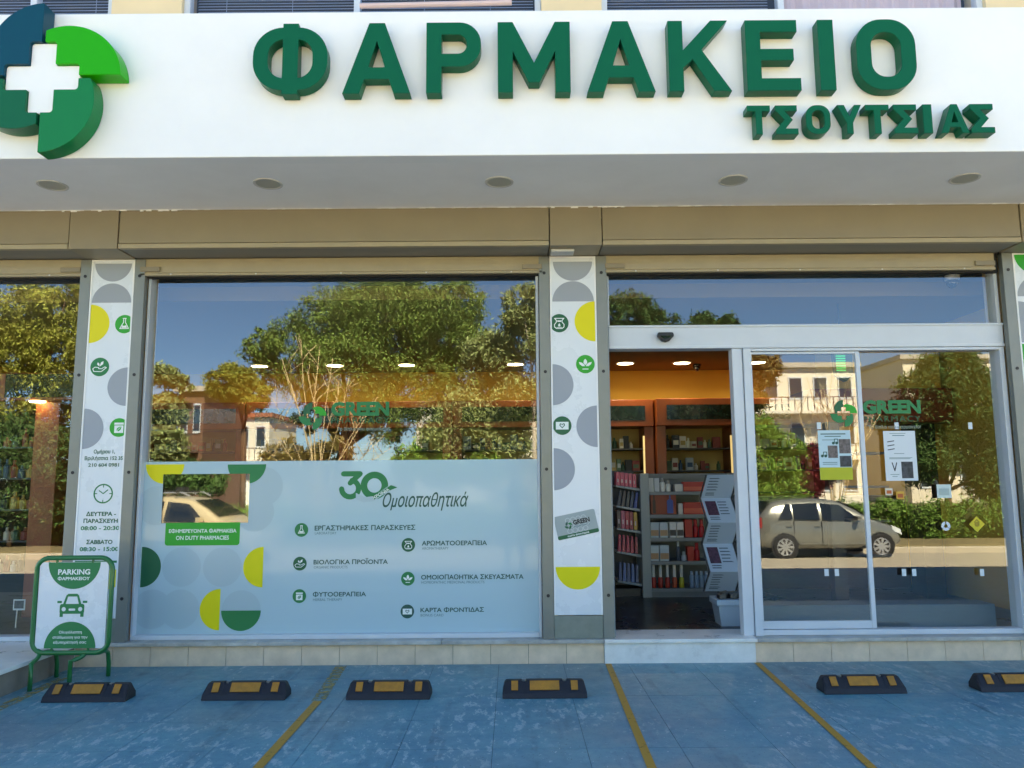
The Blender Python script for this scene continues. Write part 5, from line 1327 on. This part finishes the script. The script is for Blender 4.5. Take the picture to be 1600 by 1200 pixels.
# houses beyond the park
def house(label, y, p0, p1, ptop, col, floors, nwin, roofcol=None, balc=True, dep=8):
    a, b_ = mir(p0, 700, y).x, mir(p1, 700, y).x; zt = mir((p0 + p1) / 2, ptop, y).z
    t = thing('apartment_block', label, 'building', ((a + b_) / 2, y, GZ), 'houses beyond the park')
    bx('wall', mat('house_' + col.strip('#'), col, .85, var=.05, scale=.6), t, a, b_, y - dep, y, -.6, zt)
    fh_ = (zt - GZ) / floors
    for f in range(floors):
        zb_ = GZ + f * fh_
        for i in range(nwin):
            xw = a + (b_ - a) * (i + .5) / nwin; ww = (b_ - a) / nwin * .28
            w_ = bx('window', M_ALU, t, xw - ww, xw + ww, y + .002, y + .06, zb_ + fh_ * .3, zb_ + fh_ * .8)
            bx('pane', mat('far_pane', '#2a3138', .1, spec=.8), w_, xw - ww * .85, xw + ww * .85, y + .061, y + .07, zb_ + fh_ * .34, zb_ + fh_ * .77)
        if balc and f > 0:
            sl_ = bx('balcony', mat('house_' + col.strip('#'), col, .85), t, a + .2, b_ - .2, y + .001, y + 1.2, zb_ - .1, zb_ + .1)
            q = MB()
            for xx in np.arange(a + .25, b_ - .2, .45): q.box(xx, xx + .05, y + 1.13, y + 1.17, zb_ + .1, zb_ + 1.0)
            q.box(a + .2, b_ - .2, y + 1.12, y + 1.18, zb_ + 1.0, zb_ + 1.06); q.build('railing', M_DARKMET, sl_, kind='stuff')
    bx('roof', mat('roof_' + (roofcol or '#b7b0a4').strip('#'), roofcol or '#b7b0a4', .85), t, a - .3, b_ + .3, y - dep - .2, y + .3, zt + .002, zt + .35)
house('reddish brown house mirrored at the left end of the big window', -44, 276, 316, 612, '#6e5142', 2, 2)
house('low white house mirrored left of the small pine', -58, 316, 420, 652, '#e0dccf', 2, 4, '#9a5a40')
house('white apartment block with balconies mirrored in the sliding door', -48, 1150, 1345, 575, '#e3dccd', 3, 5)
house('cream apartment block mirrored far right in the entrance glass', -52, 1420, 1800, 560, '#d9cfba', 3, 6)
house('long white house mirrored behind the olive tree', -56, 650, 1010, 640, '#ddd8cb', 2, 8)
tree('tall_shrub', 'dense dark shrub added to darken the reflection low in the leftmost window', -17.0, 20, [(20, 700, 60), (90, 720, 55), (-60, 710, 60), (60, 780, 50), (-20, 790, 50), (130, 790, 45), (160, 730, 40)], 45000, .055, 'dark', .08, seed=41, cat='shrub')  # made-up shrub, added so the leftmost glass mirrors something dark


# ------------------------------------------------------------------ cars
M_TYRE = mat('tyre', '#18181a', .85); M_HUB = mat('hubcap', '#b8babd', .3, metal=.7); M_CGLASS = mat('car_glass', '#10161a', .04, spec=.9, coat=.6); M_TRIM = mat('car_trim', '#1a1b1d', .6); M_LAMPG = mat('headlamp', '#c9ced2', .12, coat=.8); M_TAIL = mat('tail_lamp', '#8f1712', .2, coat=.6)
def car(name, label, loc, rotz, paint, L_=3.75, Wd=1.68, Ht=1.5, rails=False):
    root = bpy.data.objects.new(name, None); COL.objects.link(root); root.location = loc; root.rotation_euler[2] = rotz
    tag(root, label, 'car')
    k = L_ / 3.75; hz = Ht / 1.5
    TX = [-1.87, -1.84, -1.74, -1.45, -1.1, -.3, .25, .65, 1.0, 1.2, 1.6, 1.78, 1.87]; TZ = [.50, .92, 1.08, 1.40, 1.47, 1.5, 1.45, 1.24, 1.0, .94, .83, .70, .42]
    top = lambda x: float(np.interp(x / k, TX, TZ)) * hz
    belt = lambda x: (.93 - .03 * x / k) * hz
    wid = lambda x: Wd / 2 * float(np.interp(abs(x / k), [0, 1.3, 1.65, 1.87], [1, .985, .93, .70]))
    def hw(x, z):
        w_, b_ = wid(x), belt(x)
        if z <= b_: return w_
        return w_ - (w_ - Wd / 2 * .70) * min(1, (z - b_) / (1.5 * hz - b_))
    st = np.array([-1.87, -1.84, -1.74, -1.6, -1.45, -1.28, -1.1, -.7, -.3, 0, .25, .45, .65, .82, 1.0, 1.2, 1.4, 1.6, 1.78, 1.87]) * k
    vs = []; fs = []
    for x in st:
        T, bl, w_ = top(x), belt(x), wid(x); zb = .22 if abs(x) < 1.7 * k else .30
        half_ = [(0, zb), (w_ * .85, zb), (w_ * .98, zb + .12), (w_ * 1.0, .55 * hz if T > .6 else T * .75)]
        if T > bl + .06: half_ += [(w_ * .985, bl), (hw(x, bl + (T - bl) * .5), bl + (T - bl) * .5), (hw(x, T) + .0, T - .045), (hw(x, T) * .86, T - .008), (0, T + .012)]
        else: half_ += [(w_ * .985, T - .10), (w_ * .96, T - .055), (w_ * .9, T - .025), (w_ * .6, T), (0, T + .015)]
        n = len(half_)
        ring = half_ + [(-a, b_) for a, b_ in half_[-2:0:-1]]
        vs += [(x, a, b_) for a, b_ in ring]
    m_ = len(ring)
    for i in range(len(st) - 1):
        for j in range(m_): fs.append((i * m_ + j, i * m_ + (j + 1) % m_, (i + 1) * m_ + (j + 1) % m_, (i + 1) * m_ + j))
    fs += [tuple(range(m_ - 1, -1, -1)), tuple((len(st) - 1) * m_ + j for j in range(m_))]
    def mk(mb, n_, mm, par, sm=False, sub=0):
        me = bpy.data.meshes.new(n_); me.from_pydata(mb.v, [], mb.f); me.update(); o = link(n_, me, mm, par, sm)
        if sub: md = o.modifiers.new('sub', 'SUBSURF'); md.levels = md.render_levels = sub
        return o
    body = mk(MB().add(vs, fs), 'body', paint, root, True, 1)
    bm_ = bmesh.new(); bm_.from_mesh(body.data); bmesh.ops.recalc_face_normals(bm_, faces=bm_.faces); bm_.to_mesh(body.data); bm_.free()
    for sgn in (1, -1):
        for (xa, xb, xc, xd) in ((-1.32, -.98, -1.10, -.98), (-.93, -.30, -.93, -.30), (-.22, .72, -.22, .28)):
            mb = MB(); N = 6
            for i in range(N):
                for (t0, t1) in ((i / N, (i + 1) / N),):
                    P4 = []
                    for (u, v) in ((t0, 0), (t1, 0), (t1, 1), (t0, 1)):
                        x = (xa + (xb - xa) * u) * (1 - v) * k + (xc + (xd - xc) * u) * v * k
                        z = (belt(x) + .03) * (1 - v) + (min(top(x), 1.5 * hz) - .12) * v
                        P4.append((x, sgn * (hw(x, z) + .012), z))
                    mb.quad(*(P4 if sgn < 0 else P4[::-1]))
            mk(mb, 'side_window', M_CGLASS, root)
        for x in (-.26, -.95):
            mk(MB().box(x * k - .006, x * k + .006, sgn * wid(x) * .985 + (0 if sgn > 0 else -.012), sgn * wid(x) * .985 + (.012 if sgn > 0 else 0), .36, belt(x)), 'door_seam', M_TRIM, root)
            mk(MB().box(x * k - .02 - .16, x * k - .04, sgn * (wid(x) + .005) - .012, sgn * (wid(x) + .005) + .012, .80 * hz, .83 * hz), 'door_handle', paint, root)
        mk(MB().box(-.85 * k, .8 * k, sgn * (wid(0) - .002) - .012, sgn * (wid(0) - .002) + .012, .37, .41), 'side_trim', paint, root)
        mk(MB().obox((.62 * k, sgn * (Wd / 2 + .07), 1.0 * hz), (.05, 0, 0), (0, .09, 0), (0, 0, .06)), 'mirror', paint, root)
        for x, hx in ((-1.2 * k, 'w'), (1.22 * k, 'w')):
            yy = sgn * (wid(x) + .004); mb = MB(); n = 24
            mb.add([(x + .345 * math.cos(2 * math.pi * i / n), yy, .31 + .345 * math.sin(2 * math.pi * i / n)) for i in range(n)], [tuple(range(n))]); mk(mb, 'wheel_arch', M_TRIM, root)
            mb = MB(); prof = [(.17, -.1), (.29, -.1), (.305, -.08), (.305, .0), (.285, .022), (.19, .026)]
            v2 = []; f2 = []
            for (rr, q) in prof: v2 += [(x + rr * math.cos(2 * math.pi * i / n), yy + sgn * q, .305 + rr * math.sin(2 * math.pi * i / n)) for i in range(n)]
            for a in range(len(prof) - 1):
                for i in range(n): f2.append((a * n + i, a * n + (i + 1) % n, (a + 1) * n + (i + 1) % n, (a + 1) * n + i))
            tw_ = mk(MB().add(v2, f2), 'wheel', M_TYRE, root)
            mb = MB(); mb.add([(x + .06 * math.cos(2 * math.pi * i / 12), yy + sgn * .03, .305 + .06 * math.sin(2 * math.pi * i / 12)) for i in range(12)], [tuple(range(12))])
            for i in range(9):
                a = 2 * math.pi * i / 9; ca_, sa_ = math.cos(a), math.sin(a)
                mb.add([(x + ca_ * .05 - sa_ * .022, yy + sgn * .029, .305 + sa_ * .05 + ca_ * .022), (x + ca_ * .05 + sa_ * .022, yy + sgn * .029, .305 + sa_ * .05 - ca_ * .022), (x + ca_ * .195 + sa_ * .034, yy + sgn * .029, .305 + sa_ * .195 - ca_ * .034), (x + ca_ * .195 - sa_ * .034, yy + sgn * .029, .305 + sa_ * .195 + ca_ * .034)], [(0, 1, 2, 3)])
            mb.tube([(x + .2 * math.cos(2 * math.pi * i / n), yy + sgn * .026, .305 + .2 * math.sin(2 * math.pi * i / n)) for i in range(n)], .014, 6, closed=True)
            mk(mb, 'hubcap', M_HUB, tw_)
        mk(MB().obox((1.68 * k, sgn * wid(1.68 * k) * .90, .70 * hz), (.13, -.04 * sgn, -.05), (.0, .05, 0), (-.02, 0, .07)), 'headlamp', M_LAMPG, root)
        mk(MB().obox((-1.76 * k, sgn * wid(1.76 * k) * .96, .90 * hz), (.05, 0, 0), (0, .05, 0), (-.01, 0, .13)), 'tail_lamp', M_TAIL, root)
        if rails: mk(MB().tube([(-1.2 * k, sgn * .5, 1.49 * hz), (-1.1 * k, sgn * .5, 1.56 * hz), (.0, sgn * .5, 1.58 * hz), (.2, sgn * .5, 1.5 * hz)], .02, 6), 'roof_rail', M_HUB, root)
    for n_, xa, xb in (('windscreen', .34, .94), ('rear_window', -1.68, -1.42)):
        mb = MB(); N = 6
        for i in range(N):
            x0, x1 = (xa + (xb - xa) * i / N) * k, (xa + (xb - xa) * (i + 1) / N) * k
            w0, w1 = hw(x0, top(x0)) * .86, hw(x1, top(x1)) * .86
            mb.quad((x0, -w0, top(x0) + .02), (x1, -w1, top(x1) + .02), (x1, w1, top(x1) + .02), (x0, w0, top(x0) + .02))
        mk(mb, n_, M_CGLASS, root)
    if rails:
        for x in (-.75, -.1): mk(MB().box(x - .03, x + .03, -.62, .62, 1.58 * hz, 1.61 * hz), 'cross_bar', M_TRIM, root)
        mk(MB().box(-.2, .0, .2, .45, 1.61 * hz, 1.70 * hz), 'bar_clamp', M_TRIM, root)
    return root
M_SILVER = mat('silver_paint', '#84857f', .26, metal=.5, coat=.6); M_CREAM = mat('beige_paint', '#b8a888', .3, metal=.3, coat=.6)
cl_, cr_ = mir(1190, 868, -13.2), mir(1415, 868, -13.2)
zr = lambda y: -.396 + (-.646 + .396) * (-9.0 - y) / 6.2 + .004
car('silver_hatchback', 'silver hatchback parked across the street, mirrored in the sliding door', ((cl_.x + cr_.x) / 2, -13.2 - .84, zr(-14.0)), 0.0, M_SILVER)
p = mir(258, 800, -12.4)
car('beige_estate_car', 'beige car with roof bars mirrored in the black display screen', (p.x + .40, -13.0, zr(-13.0)), R(6), M_CREAM, L_=4.2, Wd=1.74, Ht=1.64, rails=True)

# ------------------------------------------------------------------ the person taking the picture (mirrored faintly in the film)
def person():
    PX, PY, G = .03, -6.50, -.10
    V = {}; E_ = []; RAD = {}
    def j(n, x, y, z, r, r2=None): V[n] = (PX + x, PY + y, G + z); RAD[n] = (r, r2 or r)
    k = 1.0
    j('pelvis', 0, 0, .93, .15, .11); j('waist', 0, 0, 1.06, .135, .10); j('chest', 0, .01, 1.24, .165, .11); j('neckb', 0, 0, 1.40, .075); j('neck', 0, .01, 1.45, .052); j('head0', 0, .03, 1.52, .066, .075); j('head1', 0, .03, 1.60, .075, .092); j('head2', 0, .02, 1.67, .055, .07)
    ch = [('pelvis', 'waist'), ('waist', 'chest'), ('chest', 'neckb'), ('neckb', 'neck'), ('neck', 'head0'), ('head0', 'head1'), ('head1', 'head2')]
    for s, n in ((1, 'r'), (-1, 'l')):
        j('hip' + n, s * .10, 0, .86, .088); j('knee' + n, s * .12, .015, .47, .058); j('shin' + n, s * .125, -.01, .33, .054); j('ank' + n, s * .125, -.02, .09, .038); j('heel' + n, s * .13, -.03, .045, .04); j('toe' + n, s * .15, .14, .035, .035)
        j('sh' + n, s * .185, 0, 1.36, .062); j('elb' + n, s * .25, .10, 1.14, .043); j('wr' + n, s * .085, .26, 1.36, .027); j('palm' + n, s * .075, .285, 1.41, .030, .018)
        ch += [('pelvis', 'hip' + n), ('hip' + n, 'knee' + n), ('knee' + n, 'shin' + n), ('shin' + n, 'ank' + n), ('ank' + n, 'heel' + n), ('heel' + n, 'toe' + n), ('chest', 'sh' + n), ('sh' + n, 'elb' + n), ('elb' + n, 'wr' + n), ('wr' + n, 'palm' + n)]
        for f in range(4):
            a, b_ = f'f{f}a' + n, f'f{f}b' + n
            L1 = (.034, .04, .038, .03)[f]
            j(a, s * .082, .300 + .002 * f, 1.450 - f * .018, .0085); j(b_, s * (.082 - L1), .318, 1.452 - f * .018, .0075)
            ch += [('palm' + n, a), (a, b_)]
        j('tha' + n, s * .078, .272, 1.435, .010); j('thb' + n, s * .05, .268, 1.455, .0085); ch += [('palm' + n, 'tha' + n), ('tha' + n, 'thb' + n)]
    names = list(V); idx = {n: i for i, n in enumerate(names)}
    root = thing('person', 'person in dark jacket and jeans holding up a phone, mirrored faintly in the window film', 'person', (PX, PY, G))
    o0 = Vector((PX, PY, G))
    me = bpy.data.meshes.new('body'); me.from_pydata([tuple(Vector(V[n]) - o0) for n in names], [(idx[a], idx[b_]) for a, b_ in ch], [])
    ob = bpy.data.objects.new('body', me); COL.objects.link(ob)
    sk = ob.modifiers.new('skin', 'SKIN'); sk.use_smooth_shade = True
    if not me.skin_vertices: me.attributes
    for n in names:
        sv = me.skin_vertices[0].data[idx[n]]; sv.radius = RAD[n]; sv.use_root = (n == 'pelvis')
    sb = ob.modifiers.new('sub', 'SUBSURF'); sb.levels = sb.render_levels = 2
    dg = bpy.context.evaluated_depsgraph_get()
    m2 = bpy.data.meshes.new_from_object(ob.evaluated_get(dg))
    bpy.data.objects.remove(ob); bpy.data.meshes.remove(me)
    m2.materials.clear()
    for m_ in (mat('jacket', '#23262c', .8), mat('jeans', '#2c3a52', .85), mat('skin', '#b98a70', .55), mat('shoes', '#1b1a1a', .6)): m2.materials.append(m_)
    for p_ in m2.polygons:
        z, y = p_.center.z, p_.center.y
        p_.material_index = 3 if z < .085 else 1 if z < .90 else 2 if (z > 1.425 and y < .2) or (y > .245) else 0
        p_.use_smooth = True
    m2.name = 'body'
    b_ = bpy.data.objects.new('body', m2); COL.objects.link(b_); b_.parent = root
    hair = MB(); n = 16
    rows = [(.088, 1.58), (.092, 1.63), (.086, 1.68), (.06, 1.725), (.02, 1.74)]
    vs = []; fs = []
    for rr, z in rows: vs += [(PX + rr * .9 * math.cos(2 * math.pi * i / n), PY + (.0 if z < 1.65 else .015) + rr * 1.05 * math.sin(2 * math.pi * i / n) - .015, G + z + (.045 if math.sin(2 * math.pi * i / n) > .3 and z < 1.66 else 0)) for i in range(n)]
    for a in range(len(rows) - 1):
        for i in range(n): fs.append((a * n + i, a * n + (i + 1) % n, (a + 1) * n + (i + 1) % n, (a + 1) * n + i))
    fs.append(tuple((len(rows) - 1) * n + i for i in range(n)))
    hair.add(vs, fs).build('hair', mat('hair', '#1e1713', .6), root, smooth=True)
    f = MB()
    for s in (1, -1): f.lathe([(.004, -.011), (.011, -.004), (.011, .004), (.004, .011)], (PX + s * .031, PY + .118, G + 1.60), 8)
    f.build('eyes', mat('eye', '#2a201a', .2), root); 
    nb = MB(); nb.add([(PX - .014, PY + .115, G + 1.555), (PX + .014, PY + .115, G + 1.555), (PX, PY + .145, G + 1.56), (PX, PY + .115, G + 1.605)], [(0, 1, 2), (1, 3, 2), (3, 0, 2)]); nb.build('nose', MATS['skin'], root, smooth=True)
    nb = MB(); nb.box(PX - .022, PX + .022, PY + .100, PY + .112, G + 1.527, G + 1.535); nb.build('mouth', mat('lips', '#8a5046', .5), root)
    for s in (1, -1): MB().obox((PX + s * .086, PY + .025, G + 1.585), (.008, 0, 0), (0, .018, 0), (0, 0, .03)).build('ear', MATS['skin'], root, bevel=.006)
    ph = bx('phone', M_BLACK, None, PX - .035 + .0, PX + .035, PY + .325, PY + .334, G + 1.37, G + 1.52, bevel=.004)
    tag(ph, 'black phone held up in both hands by the person', 'phone')
person()

# ------------------------------------------------------------------ alike neighbours get their place in the row
def orders():
    by = {}
    for o in COL.objects:
        if o.parent is None and 'label' in o: by.setdefault(o['label'], []).append(o)
    W_ = ['first', 'second', 'third', 'fourth', 'fifth', 'sixth', 'seventh', 'eighth', 'ninth', 'tenth', 'eleventh', 'twelfth']
    def cx_(o):
        if o.type == 'MESH': return sum(v.co.x for v in o.data.vertices) / len(o.data.vertices) + o.location.x
        return o.location.x
    for lb, os_ in by.items():
        if len(os_) > 1:
            os_.sort(key=cx_)
            for i, o in enumerate(os_): o['label'] = (W_[i] if i < 12 else str(i + 1) + 'th') + ' ' + lb
orders()
